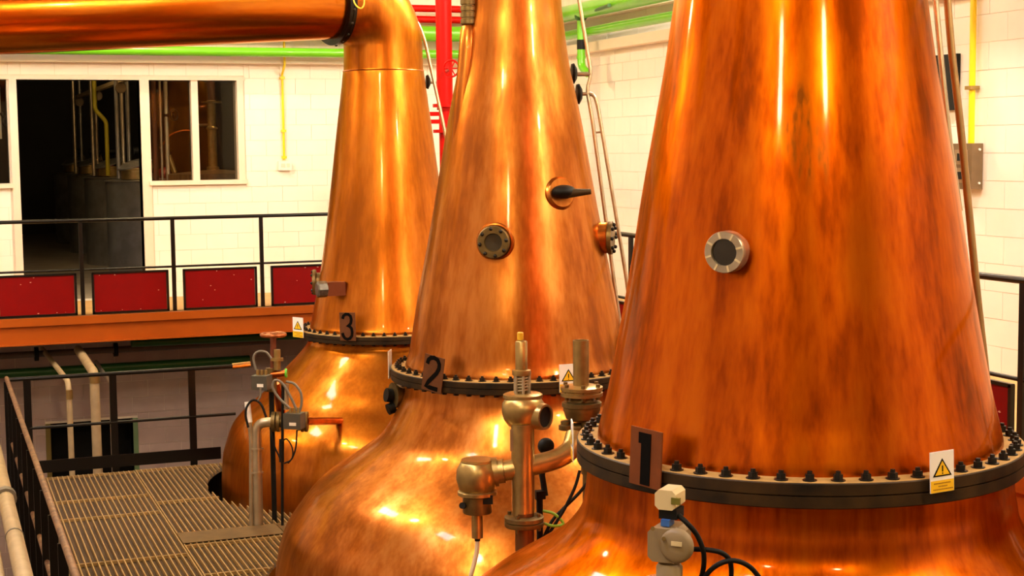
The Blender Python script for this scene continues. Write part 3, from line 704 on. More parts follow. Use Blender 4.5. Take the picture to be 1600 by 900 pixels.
# ------------------------------------------------------------------ pipes under the mezzanine and at lower left
def pipe(name, pts, r, m, label, cat='pipe', rad=.12, seg=16, group=None, collars=(), cm=None):
    P = bendpath(pts, rad) if len(pts) > 2 else [Vector(p) for p in pts]
    if not collars: return tag(MB().tube(P, r, seg).build(name, m), label, cat, group)
    xs = [p for p in P]; o = empty(name, min(xs, key=lambda p: p.z), label, cat, group); MB().tube(P, r, seg).build('run', m, o)
    for (c, dd, rr_, ln) in collars: c = Vector(c); dd = Vector(dd).normalized(); MB().cyl(c-dd*ln/2, c+dd*ln/2, rr_, seg).build('collar', cm or m, o)
    return o
a1 = on_y(107, 597, 16.6); pipe('drain_pipe', [on_y(66, 545, 19.7), a1, (a1.x+.01, 16.6, ZG)], .03, M_LAG, 'thin pale drain pipe bending down behind the far platform railing', rad=.16, collars=[((a1.x+.005, 16.6, a1.z-.13), (0, 0, 1), .036, .10)], cm=M_BRASS)
a2 = on_y(147, 583, 16.6); pipe('drain_pipe', [on_y(122, 546, 18.6), a2, (a2.x+.01, 16.6, ZG)], .05, M_LAG, 'thick pale lagged pipe dropping behind the far platform railing', rad=.12, collars=[((a2.x+.005, 16.6, a2.z-.06), (0, 0, 1), .055, .09)], cm=M_BRASS)
a3 = on_y(173, 600, 16.9); pipe('drain_pipe', [on_y(150, 565, 18.9), a3, (a3.x, 16.9, ZG)], .022, M_STEEL, 'slim steel pipe right beside a black railing post', rad=.1)
b1 = on_y(205, 536, 18.6); b2 = on_y(560, 521, 18.6); pipe('service_pipe', [b1, (b2.x, 18.6, b1.z-.02)], .05, M_GREEND, 'dark green pipe tucked under the orange mezzanine beam', collars=[((q_, 18.6, (b1.z+MZ-.12)/2), (0, 0, 1), .012, MZ-.12-b1.z) for q_ in (b1.x+.4, b2.x-.4)], cm=M_BLACKM)
b1 = on_y(-60, 588, 19.5); b2 = on_y(390, 572, 19.5); pipe('service_pipe', [b1, (b2.x, 19.5, b1.z)], .055, M_GREEND, 'dark green pipe low along the shaded wall under the mezzanine')
hx = on_y(60, 558, 19.3); pipe('service_pipe', [(-1, 19.3, hx.z+.04), (4, 19.3, hx.z+.04)], .04, mat('grey_pipe', (92, 76, 64), .5), 'grey brown pipe along the underside of the mezzanine', collars=[((on_y(px, 555, 19.3).x, 19.3, hx.z+.04), (1, 0, 0), .085, .05) for px in (57, 181)], cm=M_BLACKM)
fx = on_y(12, 770, 11.0)
pipe('foreground_pipe', [(fx.x-.02, 15.6, fx.z), (fx.x-.02, 4.5, fx.z)], .052, M_LAG, 'cream lagged pipe with collar at the bottom left corner', collars=[((fx.x-.02, 10.85, fx.z), (0, 1, 0), .072, .09), ((fx.x-.02, 9.7, fx.z), (0, 1, 0), .056, .02)], cm=M_GREY)
pipe('foreground_pipe', [(fx.x-.13, 15.6, fx.z-.10), (fx.x-.13, 4.5, fx.z-.10)], .028, M_LAG, 'slimmer cream pipe running under the collared pipe at bottom left')

# ------------------------------------------------------------------ overhead pipes
g1 = on_y(690, 53, 19.35); g2 = on_x(925, 13, 7.62)
pipe('green_pipe', [(-4, 19.35, g1.z), (7.62, 19.35, g1.z), (7.62, 18.9, g2.z), (7.62, 4, g2.z)], .10, M_GREEN, 'thick bright green pipe high along the far and right walls', rad=.3, seg=24)
g3 = on_y(450, 82, 19.4); g4 = on_x(965, 41, 7.72)
pipe('green_pipe', [(-4, 19.4, g3.z), (7.72, 19.4, g3.z), (7.72, 18.9, g4.z), (7.72, 4, g4.z)], .058, M_GREEN, 'slim bright green pipe running below the thick green one', rad=.2, seg=20)
gd = on_x(908, 60, 7.62); gb = on_x(910, 112, 7.62)
o = empty('green_drop', (7.62, gd.y, gb.z), 'short vertical green drop pipe with black band beside the middle still', 'pipe')
MB().tube(bendpath([(7.62, gd.y, g2.z), (7.62, gd.y, gb.z+.06), (7.62+.02, gd.y-.16, gb.z-.03)], .08), .05, 16).build('run', M_GREEN, o)
zb = on_x(907, 70, 7.62).z; MB().cyl((7.62, gd.y, zb+.06), (7.62, gd.y, zb-.06), .053, 16).build('band', M_BLACKM, o)
MB().cyl((7.62, gd.y, gb.z+.16), (7.62, gd.y, gb.z+.19), .058, 16).build('collar', M_GREEN, o)
gv = on_x(907, 24, 7.62); hv = on_x(952, 21, 7.5)
MB().cyl((7.62, gd.y, gv.z), (7.5, hv.y, gv.z+.02), .022, 10).build('valve_handle', M_GREEND, o)
MB().sphere((7.62, gd.y, gv.z), .085, 16, 8).build('valve_body', M_GREEND, o)
for yy, lab in ((14, 'red sprinkler pipe, upper of two at the top behind the arched still'), (31, 'red sprinkler pipe, lower of two at the top behind the arched still')):
    c = on_y(690, yy, 19.45); pipe('sprinkler_pipe', [(-4.9, 19.45, c.z), (7.95, 19.45, c.z)], .047, M_RED, lab, seg=18)
# red riser
rb_ = at(695, 150, 18.7); o = empty('red_riser', (rb_.x, rb_.y, MZ), 'thick vertical red fire main pipe between the two farther stills', 'pipe')
MB().cyl((rb_.x, rb_.y, at(690, 172, 18.7).z), (rb_.x, rb_.y, ZC), .098, 24).build('riser', M_RED, o)
MB().cyl((rb_.x, rb_.y, MZ), (rb_.x, rb_.y, at(690, 172, 18.7).z), .075, 20).build('lower_riser', M_RED, o)
for py in (165, 205): c = at(690, py, 18.7); MB().cyl((rb_.x, rb_.y, c.z-.02), (rb_.x, rb_.y, c.z+.02), .15, 20).build('riser_flange', M_RED, o)
for py in (178, 190): c = at(680, py, 18.25); MB().box(c, (.13, .05, .05), (_r, _fwd, AX[2])).build('clamp', M_RED, o, False)
wc = at(705, 107, 17.9); tag(o, None)
ax = frame(-_fwd+_left*.35)
MB().torus(wc, .095, .012, ax, 32, 8).build('hand_wheel', M_RED, o)
sp = MB()
for i in range(3):
    a = pi*i/3; v = ax[0]*cos(a)+ax[1]*sin(a); sp.cyl(wc-v*.09, wc+v*.09, .008, 8)
sp.cyl(wc+ax[2]*.03, Vector((rb_.x, rb_.y, wc.z)), .025, 12); sp.build('wheel_spokes', M_RED, o)

# yellow conduits, outlets, boxes
c0 = on_y(439, 70, YF-.17); c1 = on_y(444, 250, YF-.04)
o = empty('yellow_conduit', (c1.x, YF-.04, c1.z), 'yellow conduit dropping down the far wall to a white socket', 'conduit')
MB().tube([(c1.x, YF-.2, 5.2), (c1.x, YF-.2, 4.2), (c1.x, YF-.045, 4.08), (c1.x, YF-.045, c1.z)], .016, 10).build('run', M_CYEL, o)
for z in (c1.z+.36, 4.02, c1.z+.02): MB().rect((c1.x-.03, YF-.07, z), (c1.x+.03, YF-.012, z+.03)).build('clip', M_CYEL, o, False)
so = on_y(445, 259, YF-.04); s_ = MB().rect((so.x-.085, YF-.07, so.z-.06), (so.x+.085, YF-.012, so.z+.06)).build('wall_socket', M_WHITE, smooth=False); tag(s_, 'white wall socket at the foot of the thin yellow conduit', 'socket')
sk = MB().rect((so.x-.055, YF-.075, so.z-.02), (so.x+.0, YF-.07, so.z+.03)).rect((so.x+.015, YF-.075, so.z-.02), (so.x+.06, YF-.07, so.z+.03)).build('rocker', M_FRAME, s_, False)
bx = on_x(1521, 259, XR-.05); bt = on_x(1521, 224, XR-.1).z; bb = on_x(1521, 296, XR-.1).z
o = empty('switch_box', (XR-.1, bx.y, bb), 'brown electrical switch box on the right wall below the yellow conduit', 'switch box')
MB().rect((XR-.12, bx.y-.07, bb), (XR-.012, bx.y+.2, bt)).build('box', mat('box_brown', (128, 106, 78), .45, .3, .15, 9), o, False)
for zc in (bt-.11, bt-.26):
    s_ = MB().rect((XR-.13, bx.y-.02, zc-.06), (XR-.12, bx.y+.14, zc+.06)).build('switch_plate', mat('box_brown_light', (158, 134, 104), .4, .3), o, False)
    MB().rect((XR-.145, bx.y+.02, zc-.03), (XR-.13, bx.y+.09, zc+.03)).build('toggle', M_BLACKM, s_, False)
for zc in (bt-.05, bb+.05): MB().cyl((XR-.05, bx.y-.068, zc), (XR-.05, bx.y-.082, zc), .010, 8).build('screw', M_WHITE, o)
o = empty('yellow_conduit', (XR-.06, bx.y, bt), 'thick yellow conduit on the right wall above the switch box', 'conduit')
ct = on_x(1526, 4, XR-.06); MB().cyl((XR-.06, bx.y+.02, bt), (XR-.06, bx.y+.02, 5.6), .026, 12).build('run', M_CYEL, o)
zc = on_x(1523, 137, XR-.06).z; MB().box((XR-.06, bx.y+.02, zc), (.09, .075, .03)).build('clip', M_BRASS, o, False)
bk0 = on_x(1480, 84, XR-.1); bk1 = on_x(1480, 172, XR-.1)
tag(MB().rect((XR-.05, bk0.y-.06, bk1.z), (XR-.012, bk0.y+.4, bk0.z)).build('wall_panel', M_BLACKM, smooth=False), 'narrow black panel on the right wall behind the steel pipes', 'panel')

# slim steel pipes beside the still necks
D2 = (Vector((ST[2][0], ST[2][1], 2))-ORG).dot(FWD)
P2 = lambda *q: [at(px, py, D2) for px, py in q]
o = empty('steam_pipe', P2((963, 470))[0], 'slim steel pipe with dog-leg running down the right side of the middle still', 'pipe')
MB().tube(bendpath(P2((900, -30), (924, 117), (917, 140), (926, 190), (965, 480), (985, 620)), .06), .014, 12).build('run', M_STEEL, o)
MB().tube(P2((898, 116), (923, 116)), .016, 12).build('stub', M_STEEL, o); c = P2((897, 115))[0]
MB().lathe([(.07, -.02), (.075, 0), (.04, .02)], 20, c, frame(azdir(2, 95)), (True, True)).build('rose', M_BLACKM, o)
o = empty('steam_pipe', P2((975, 430))[0], 'slim steel pipe farthest right of the middle still, bending in to its lower black boss', 'pipe')
MB().tube(bendpath(P2((905, 147), (928, 146), (934, 165), (978, 430), (1000, 600)), .06), .014, 12).build('run', M_STEEL, o); c = P2((905, 147))[0]
MB().lathe([(.07, -.02), (.075, 0), (.04, .02)], 20, c, frame(azdir(2, 95)), (True, True)).build('rose', M_BLACKM, o)
MB().tube(P2((930, 207), (943, 206)), .008, 8).build('tie', M_STEEL, o)
D3 = (Vector((ST[3][0], ST[3][1], 2))-ORG).dot(FWD)
o = empty('steam_pipe', at(690, 190, D3), 'thin steel pipe curving down the right side of the farthest still', 'pipe')
MB().tube(spline([at(px, py, D3) for px, py in ((618, 4), (634, 16), (650, 32), (663, 62), (672, 100), (682, 145), (694, 200), (710, 290), (724, 400), (733, 480))], 4), .016, 12).build('run', M_STEEL, o)
MB().tube([at(670, 129, D3), at(682, 129, D3)], .012, 10).build('stub', M_STEEL, o); MB().lathe([(.06, -.02), (.07, 0), (.03, .02)], 20, at(669, 128, D3), frame(azdir(3, 95)), (True, True)).build('rose', M_BLACKM, o)
D1 = (Vector((ST[1][0], ST[1][1], 2))-ORG).dot(FWD)
pipe('steam_pipe', bendpath([at(px, py, D1+.45) for px, py in ((1459, -30), (1471, 100), (1484, 225), (1500, 330))], .1), .0155, M_STEEL, 'slim steel pipe close against the right side of the nearest still', seg=12)
o = pipe('steam_pipe', spline([at(px, py, D1+.12) for px, py in ((1478, -30), (1487, 80), (1500, 190), (1514, 330), (1528, 470), (1541, 590), (1549, 690))], 4), .019, mat('pipe_tan', (164, 132, 84), .4, .5, .2, 8), 'tan steel pipe along the right edge of the nearest still', seg=12)

# ------------------------------------------------------------------ valve tree between stills 1 and 2
DV = 9.02; mpp = DV/F_PX
V = lambda px, py, dd=0: at(px, py, DV+dd)
vt = empty('valve_tree', V(820, 850), 'tall bronze valve tree with yellow cap, in front of the middle still', 'valve')
Zu = (V(817, 600)-V(817, 700)).normalized(); axv = frame((0, 0, 1))
def vl(prof, px, py, seg=28, cap=(True, True)):   # lathe about a vertical axis, prof in px (radius, rows up)
    return MB().lathe([(a*mpp, b*mpp) for a, b in prof], seg, V(px, py), AX, cap)
vl([(18, 0), (18, 148)], 818, 808).build('riser', M_BRASS, vt)
vl([(15, 0), (15, 60)], 820, 860).build('foot_pipe', mat('foot_bronze', (120, 78, 44), .45, .8), vt)
MB().cyl(V(820, 850), Vector((V(820, 850).x, V(820, 850).y, .54)), 14*mpp, 16).build('foot_pipe', M_BRASSD, vt)
fl = vl([(30, 0), (31, 2), (31, 7), (29, 8), (31, 9), (31, 15), (28, 17)], 819, 822).build('foot_flange', M_BRASSD, vt)
bmm = MB().prism([(.012*cos(pi/3*i), .012*sin(pi/3*i)) for i in range(6)], .10, (0, 0, -.02), AX).mesh('flange_bolt', M_BRASSD, False)
for i in range(4): a = pi/4+pi/2*i; inst(bmm, 'flange_bolt', fl, V(819, 822)+Vector((cos(a), sin(a), 0))*25*mpp)
vl([(18, 0), (24, 4), (31, 14), (34, 26), (33, 38), (27, 47), (20, 51)], 818, 668).build('ball_body', M_BRASS, vt)
sd = (_r*.80 - _fwd*.60 + Vector((0, 0, .0))).normalized(); c = V(822, 648)
MB().lathe([(21, 0), (21, 32), (20, 38), (16.5, 38), (16, 4)], 26, c, tuple(v*mpp for v in frame(sd)), (False, False)).build('side_port', M_BRASS, vt)
MB().lathe([(16.6, 35), (.2, 34)], 26, c, tuple(v*mpp for v in frame(sd))).build('bore_shade', M_BLACKM, vt)  # black disc stands for the shade inside the side port
vl([(27, 0), (31, 1), (31, 6), (27, 8)], 817, 622).build('bonnet_flange', M_BRASS, vt)
yk = MB()
for a in range(6): an = pi/3*a+.3; yk.cyl(V(816, 616)+Vector((cos(an), sin(an), 0))*12*mpp, V(816, 580)+Vector((cos(an), sin(an), 0))*12*mpp, 2.4*mpp, 8)
yk.build('yoke', M_STEEL, vt); vl([(8, 0), (8, 40)], 816, 618).build('spring_core', M_BRASSD, vt)
sk = MB(); pts = [V(816, 612)+Vector((cos(t*.9)*9.5*mpp, sin(t*.9)*9.5*mpp, t*.9*.75*mpp)) for t in range(46)]
sk.tube(pts, 1.6*mpp, 6).build('spring', M_STEEL, vt)
vl([(14.5, 0), (15, 3), (14.5, 8), (9.5, 9), (9.5, 52), (8, 54)], 815, 586).build('stem_housing', M_BRASS, vt)
vl([(5, 0), (5, 11), (4, 12)], 813, 531).build('yellow_cap', mat('cap_yellow', (214, 164, 30), .45), vt)
MB().box(V(803, 688, -.075), (12*mpp, .004, 34*mpp), (_r, _fwd, AX[2])).build('name_plate', M_STEEL, vt, False)
# cross branches
br_ = bendpath([V(745, 742), V(812, 732, -.02), V(870, 718, .02), V(893, 704, .06), V(899, 680, .12)], .09)
MB().tube(br_[:2], 19*mpp, 20).build('left_branch', M_BRASS, vt); MB().tube(br_[1:], 16*mpp, 20).build('right_branch', M_BRASS, vt)
MB().cyl(V(768, 738), V(778, 737), 23*mpp, 20).build('branch_collar', M_BRASS, vt)
# lower sampling valve on the left branch
vl([(20, 0), (29, 8), (33, 24), (32, 38), (27, 48), (25, 50), (25, 52)], 746, 771).build('bowl', M_BRASS, vt)
vl([(25.5, 0), (25.5, 2.5), (3, 3)], 746, 720).build('bowl_lid', M_BRASS, vt)
vl([(28, 0), (31, 2), (31, 7), (28, 9)], 746, 774).build('bowl_rim', M_BRASS, vt)
vl([(22, 0), (23, 2), (23, 28)], 746, 801).build('lower_body', M_BRASSD, vt)
MB().cyl(V(724, 790, -.05), V(722, 790, -.1), 5*mpp, 12).build('plug', M_BLACKM, vt); MB().box(V(758, 781, -.085), (24*mpp, .004, 14*mpp), (_r, _fwd, AX[2])).build('label', M_BLACKM, vt, False)
vl([(9, 0), (9, 40)], 746, 840).build('drain_stem', M_BRASS, vt); vl([(4.5, 0), (4.5, 6)], 746, 845).build('nipple', M_BLACKM, vt)
MB().tube(spline([V(746, 843), V(745, 862), V(741, 880), V(735, 905), V(728, 960, .1), Vector((V(728, 960, .1).x-.02, V(728, 960, .1).y, .0))], 4), 3.6*mpp, 10).build('drain_hose', mat('hose_cream', (206, 190, 160), .5), vt)
# lever with ball knob
lv = empty('ball_lever', V(853, 770, .2), 'black lever with round knob behind the valve tree', 'lever')
MB().sphere(V(853, 697, .22), 13.5*mpp, 20, 10).build('knob', M_BLACKM, lv); MB().tube([V(852, 705, .22), V(847, 742, .22), V(852, 775, .2)], 5*mpp, 10).build('rod', M_BLACKM, lv)
MB().box(V(843, 773, .2), (.06, .05, .05)).build('pivot', M_BLACKM, lv, False)
MB().cyl(V(843, 773, .2), Vector((V(843, 773, .2).x, V(843, 773, .2).y, .33)), .02, 10).build('stand', M_BLACKM, lv)
# valve with short upright pipe
DW = 9.35; mw = DW/F_PX
def wl(prof, px, py, seg=28, cap=(True, True)): return MB().lathe([(a*mw, b*mw) for a, b in prof], seg, at(px, py, DW), AX, cap)
vv = empty('vent_valve', at(910, 690, DW), 'bronze flanged valve with short upright pipe behind the nearest still flange', 'valve')
wl([(12.5, 0), (12.5, 72), (11, 72), (10.5, 5)], 908, 603, 24, (True, False)).build('upright_pipe', M_BRASS, vv)
wl([(29, 0), (33, 1), (33, 6), (31, 7), (31, 9), (33, 10), (33, 15), (26, 17)], 909, 619).build('flange_pair', M_BRASS, vv)
wl([(19, 0), (25, 4), (28, 14), (29, 16), (29, 22), (31, 23), (31, 29), (22, 31), (18, 40)], 909, 657).build('bowl', M_BRASSD, vv)
wl([(14, 0), (14, 90)], 922, 740).build('lower_pipe', M_BRASSD, vv)
MB().cyl(at(922, 735, DW), Vector((at(922, 735, DW).x, at(922, 735, DW).y, .44)), 12*mw, 16).build('lower_pipe', M_BRASSD, vv)
MB().cyl(at(886, 670, DW), at(925, 668, DW), 9*mw, 12).build('side_boss', M_BRASSD, vv)
wl([(9, 0), (11, 1), (11, 8), (8, 9), (8, 14), (3, 16)], 884, 672, 16).build('side_nut', M_BRASSD, vv)
bmm2 = MB().prism([(.014*cos(pi/3*i), .014*sin(pi/3*i)) for i in range(6)], .095, (0, 0, -.015), AX).mesh('flange_bolt', M_BRASSD, False)
for i in range(6): a = pi/3*i+.2; inst(bmm2, 'flange_bolt', vv, at(909, 619, DW)+Vector((cos(a), sin(a), 0))*28*mw)
# black cables by the valve tree
for k_, (pts, lab) in enumerate(((((906, 735, .05), (898, 762, .05), (882, 795, .05), (868, 818, .05), (850, 850, .05)), 'black cable sagging left from the nearest still flange'), (((925, 745, .15), (905, 770, .1), (880, 795, .08), (862, 815, .06), (845, 850, .05)), 'second black cable crossing behind the nearest still shoulder'))):
    tag(MB().tube(spline([V(*q) for q in pts]+[Vector((V(845, 850).x-.05*k_, V(845, 850).y+.1*k_, .58))], 5), .010, 8).build('cable', M_BLACKM), lab, 'cable')
tag(MB().tube(spline([V(848, 798, .06), V(866, 803, .05), V(880, 818, .05), V(866, 822, .03), V(850, 818, .03)], 5), .009, 8).build('earth_wire', mat('wire_green', (120, 160, 30), .5)), 'green and yellow earth wire by the foot of the valve tree', 'wire')

# dark fittings left of still 2
DX = D2+.1; mx_ = DX/F_PX
fx_ = empty('gauge_fitting', at(622, 640, DX), 'cluster of dark fittings under the left edge of the middle flange', 'fitting')
MB().lathe([(20*mx_, -.03), (20*mx_, .03)], 20, at(620, 617, DX), frame(_left*.9-_fwd*.5), (True, True)).build('round_body', M_BRASSD, fx_)
MB().cyl(at(612, 618, DX), at(603, 617, DX-.02), 11*mx_, 14).build('cap', M_BLACKM, fx_); MB().cyl(at(616, 636, DX), at(606, 640, DX-.02), 9*mx_, 14).build('lower_cap', M_BLACKM, fx_)
MB().cyl(at(618, 612, DX), at(640, 650, DX), 8*mx_, 12).build('stem', M_BRASSD, fx_); MB().cyl(at(628, 606, DX), at(628, 600, DX), 14*mx_, 12).build('lid', M_STEEL, fx_)

# ------------------------------------------------------------------ actuator in front of still 1
DA = 5.15; ma = DA/F_PX*.86
A = lambda px, py, dd=0: at(px, py, DA+dd)
ac = empty('valve_actuator', A(1045, 930), 'beige valve actuator with cream switch cap in front of the nearest still', 'actuator')
rx = (_r*.9+_fwd*-.436).normalized(); ry = (_fwd*.9+_r*.436).normalized(); aA = (rx, ry, AX[2])
def chamfer_box(c, d, ch, ax):
    c = Vector(c); w_, l_, h_ = d
    prof = [(-w_/2+ch, -h_/2), (w_/2-ch, -h_/2), (w_/2, -h_/2+ch), (w_/2, h_/2-ch), (w_/2-ch, h_/2), (-w_/2+ch, h_/2), (-w_/2, h_/2-ch), (-w_/2, -h_/2+ch)]
    return MB().prism(prof, l_, c-ax[1]*(l_/2), (ax[0], ax[2], ax[1]))
chamfer_box(A(1047, 777), (40*ma, 52*ma, 36*ma), 7*ma, aA).build('cap', M_CREAM, ac, False)
MB().box(A(1056, 783, -.06), (16*ma, .012, 12*ma), aA).build('indicator', mat('olive_lens', (110, 104, 36), .3), ac, False)
MB().box(A(1049, 800), (34*ma, 40*ma, 18*ma), aA).build('neck', M_BLACKM, ac, False)
MB().box(A(1043, 815, -.02), (16*ma, .05, 12*ma), aA).build('blue_coupling', mat('coupling_blue', (50, 96, 170), .4), ac, False)
chamfer_box(A(1046, 846), (60*ma, 66*ma, 62*ma), 9*ma, aA).build('housing', M_BEIGE, ac, False)
MB().lathe([(31, -6), (31, 2), (28, 6), (25, 8), (10, 9)], 32, A(1057, 853, -.075), tuple(v*ma for v in frame(-ry)), (True, True)).build('end_cover', M_BEIGE, ac)
MB().box(A(1057, 850, -.1), (20*ma, .004, 8*ma), aA).build('label', M_CREAM, ac, False)
for (px, py) in ((1020, 826), (1037, 842)): MB().cyl(A(px, py, -.07), A(px, py, -.09), 4*ma, 8).build('bolt', M_BRASSD, ac)
MB().lathe([(24*ma, 0), (24*ma, 60*ma), (20*ma, 66*ma)], 24, A(1046, 935), AX, (True, True)).build('mount', M_BEIGE, ac)
MB().lathe([(36*ma, 0), (36*ma, 12*ma)], 24, A(1036, 915), AX, (True, True)).build('mount_flange', M_STEEL, ac)
zs_ = A(1046, 935); MB().cyl(zs_, zs_+Vector((.12, .55, -.45)), .05, 16).build('branch_pipe', M_COPP, ac)
for pts, lab in ((((1060, 805, -.03), (1074, 818, -.05), (1089, 836, -.04), (1099, 862, -.03), (1099, 888, .0), (1092, 915, .05)), 'black cable curving down from the beige actuator cap'),
                 (((1083, 858, .0), (1105, 859, -.02), (1128, 864, -.02), (1141, 878, .0), (1143, 905, .03)), 'black cable leaving the side of the beige actuator'),
                 (((1090, 925, .03), (1104, 898, .0), (1124, 881, -.02), (1148, 876, -.02), (1172, 886, .0), (1192, 910, .05)), 'black cable arching at the bottom edge right of the actuator')):
    tag(MB().tube(spline([A(*q) for q in pts], 6), .0088, 10).build('cable', M_BLACKM), lab, 'cable')

# ------------------------------------------------------------------ valve group left of still 3
foot = on_z(404, 820, 0.0); DF = (foot-ORG).dot(FWD); mf = DF/F_PX
B = lambda px, py, dd=0: at(px, py, DF+dd)
o = empty('spirit_pipe', foot, 'steel pipe rising from the grating and bending into the farthest still', 'pipe')
MB().tube(bendpath([Vector((foot.x, foot.y, -.02)), B(401, 661), B(430, 659)], .11), 7.5*mf, 16).build('steel_run', M_STEEL, o)
MB().cyl(B(478, 658), at(543, 658, (Vector((ST[3][0], ST[3][1], 1))-ORG).dot(FWD)-1.05), 6*mf, 16).build('copper_run', M_COPP, o)
for (p0, p1, r_) in ((425, 431, 16), (433, 438, 16), (471, 475, 16), (477, 481, 16)): MB().cyl(B(p0, 659), B(p1, 659), r_*mf, 16).build('pipe_flange', M_BRASSD, o)
MB().cyl(B(438, 659), B(471, 658), 9*mf, 14).build('valve_body', M_BRASSD, o)
for z in (737, 700): MB().cyl(B(402, z), B(402, z+3), 9.5*mf, 14).build('clip', M_STEEL, o)
o = empty('signal_conduit', on_z(392, 822, 0), 'thin grey conduit strapped to the steel pipe by the farthest still', 'conduit')
MB().tube(spline([Vector((B(393, 820).x, B(393, 820).y, -.02)), B(393, 740), B(393, 690), B(390, 660), B(387, 632)], 4), 4*mf, 10).build('run', M_STEEL, o); MB().cyl(B(390, 660, -.01), B(386.5, 628, -.01), 4.6*mf, 10).build('white_tip', M_WHITE, o)
def gbox(name, px, py, wpx, hpx, lab, dd=0, extra=True):
    o = empty(name, B(px, py+hpx/2, dd), lab, 'actuator')
    aB = ((_r*.97-_fwd*.24).normalized(), (_fwd*.97+_r*.24).normalized(), AX[2])
    MB().box(B(px, py, dd), (wpx*mf, 22*mf, hpx*mf), aB).build('housing', mat('box_grey_dark', (74, 70, 62), .5), o, False)
    MB().box(B(px-wpx*.1, py+hpx*.25, dd-11.5*mf), (wpx*.4*mf, .003, 5*mf), aB).build('label', M_WHITE, o, False)
    for dx in (-6, 0, 6): MB().cyl(B(px+dx, py-hpx/2, dd), B(px+dx, py-hpx/2-8, dd), 2.6*mf, 8).build('gland', M_BRASS, o)
    MB().cyl(B(px+wpx*.3, py+hpx*.4, dd+.03), B(px+wpx*.3, py+hpx*.4+6, dd+.03), 4*mf, 8).build('spigot', M_BRASSD, o)
    return o
gbox('valve_switchbox', 460, 657, 28, 24, 'dark grey switch box on the steel pipe into the farthest still', -.12)
gbox('valve_switchbox', 409, 597, 26, 22, 'dark grey switch box below the rusty handwheel', -.05)
hw = empty('handwheel_valve', B(427, 600, .1), 'rusty handwheel valve standing left of the farthest still', 'valve'); cw = B(427, 523, .1)
MB().torus(cw, 18*mf, 3.2*mf, AX, 32, 8).build('hand_wheel', mat('wheel_rust', (164, 92, 44), .4, .6, .3, 20), hw)
sp = MB()
for i in range(3): a = pi*i/3; v = Vector((cos(a), sin(a), 0)); sp.cyl(cw-v*17*mf, cw+v*17*mf, 2*mf, 8)
sp.cyl(cw+Vector((0, 0, 3*mf)), cw-Vector((0, 0, 4*mf)), 5*mf, 12); sp.build('wheel_spokes', MATS['wheel_rust'], hw)
MB().cyl(cw, B(427, 600, .1), 5*mf, 12).build('stem', mat('stem_brown', (118, 62, 40), .45, .5), hw)
MB().cyl(B(433, 578, .05), B(433, 546, .05), 5.5*mf, 14).build('bonnet', M_BRASS, hw); MB().cyl(B(433, 564, .05), B(433, 559, .05), 10*mf, 14).build('bonnet_flange', M_BRASS, hw)
MB().cyl(B(424, 586, .05), B(448, 583, .05), 5*mf, 14).build('body', M_COPP, hw); MB().torus(B(447, 583, .05), 6*mf, 1.8*mf, frame(_r), 20, 6).build('green_ring', mat('ring_green', (90, 190, 50), .4), hw)
MB().tube([B(430, 600, .1), B(436, 622, .15), B(440, 650, .2)], 7*mf, 12).build('downpipe', M_COPP, hw)
MB().cyl(B(424, 575, .08), B(424, 612, .08), 9*mf, 12).build('gland_body', M_BRASSD, hw)
MB().cyl(B(424, 612, .08), Vector((B(424, 612, .08).x, B(424, 612, .08).y, -.03)), .022, 10).build('support', M_BLACKM, hw)
o = empty('black_conduit', on_z(441, 822, 0), 'slim black conduit standing on the grating in front of the farthest still', 'conduit')
MB().tube([Vector((B(441, 815, -.05).x, B(441, 815, -.05).y, -.02)), B(441, 720, -.05), B(442, 600, -.08)], 2.3*mf, 8).build('run', M_BLACKM, o); MB().cyl(B(440, 722, -.05), B(440, 686, -.05), 4*mf, 8).build('sleeve', M_BLACKM, o)
MB().cyl(B(447, 600, -.06), B(447, 640, -.06), 4.5*mf, 12).build('air_filter', M_STEEL, o)
for pts, m_, r_, lab in ((((400, 578), (396, 560), (402, 550), (415, 550), (424, 560)), M_GREY, .010, 'grey hose looping over the upper switch box'),
                     (((455, 640), (436, 622), (426, 605), (430, 594), (442, 600), (455, 622), (464, 642)), M_GREY, .011, 'grey hose making the wide loop above the lower switch box'),
                     (((447, 596), (460, 600), (470, 614), (471, 632), (467, 645)), M_GREY, .011, 'grey hose curving right over the lower switch box'),
                     (((407, 606), (407, 618), (402, 628)), M_GREY, .009, 'short grey hose hanging below the upper switch box'),
                     (((388, 668), (384, 650), (386, 635), (396, 625), (408, 632), (416, 652)), M_BLACKM, .010, 'black hose looping over the white conduit tip'),
                     (((422, 668), (428, 695), (437, 715), (441, 726)), M_BLACKM, .007, 'thin black cable hanging left of the black conduit'),
                     (((464, 672), (462, 700), (455, 718), (444, 724)), M_BLACKM, .007, 'thin black cable hanging right of the black conduit'),
                     (((441, 690), (448, 686), (456, 698), (457, 714), (450, 724)), M_BLACKM, .006, 'small black cable loop on the black conduit')):
    tag(MB().tube(spline([B(px, py, -.12) for px, py in pts], 5), r_, 8).build('hose', m_), lab, 'hose')

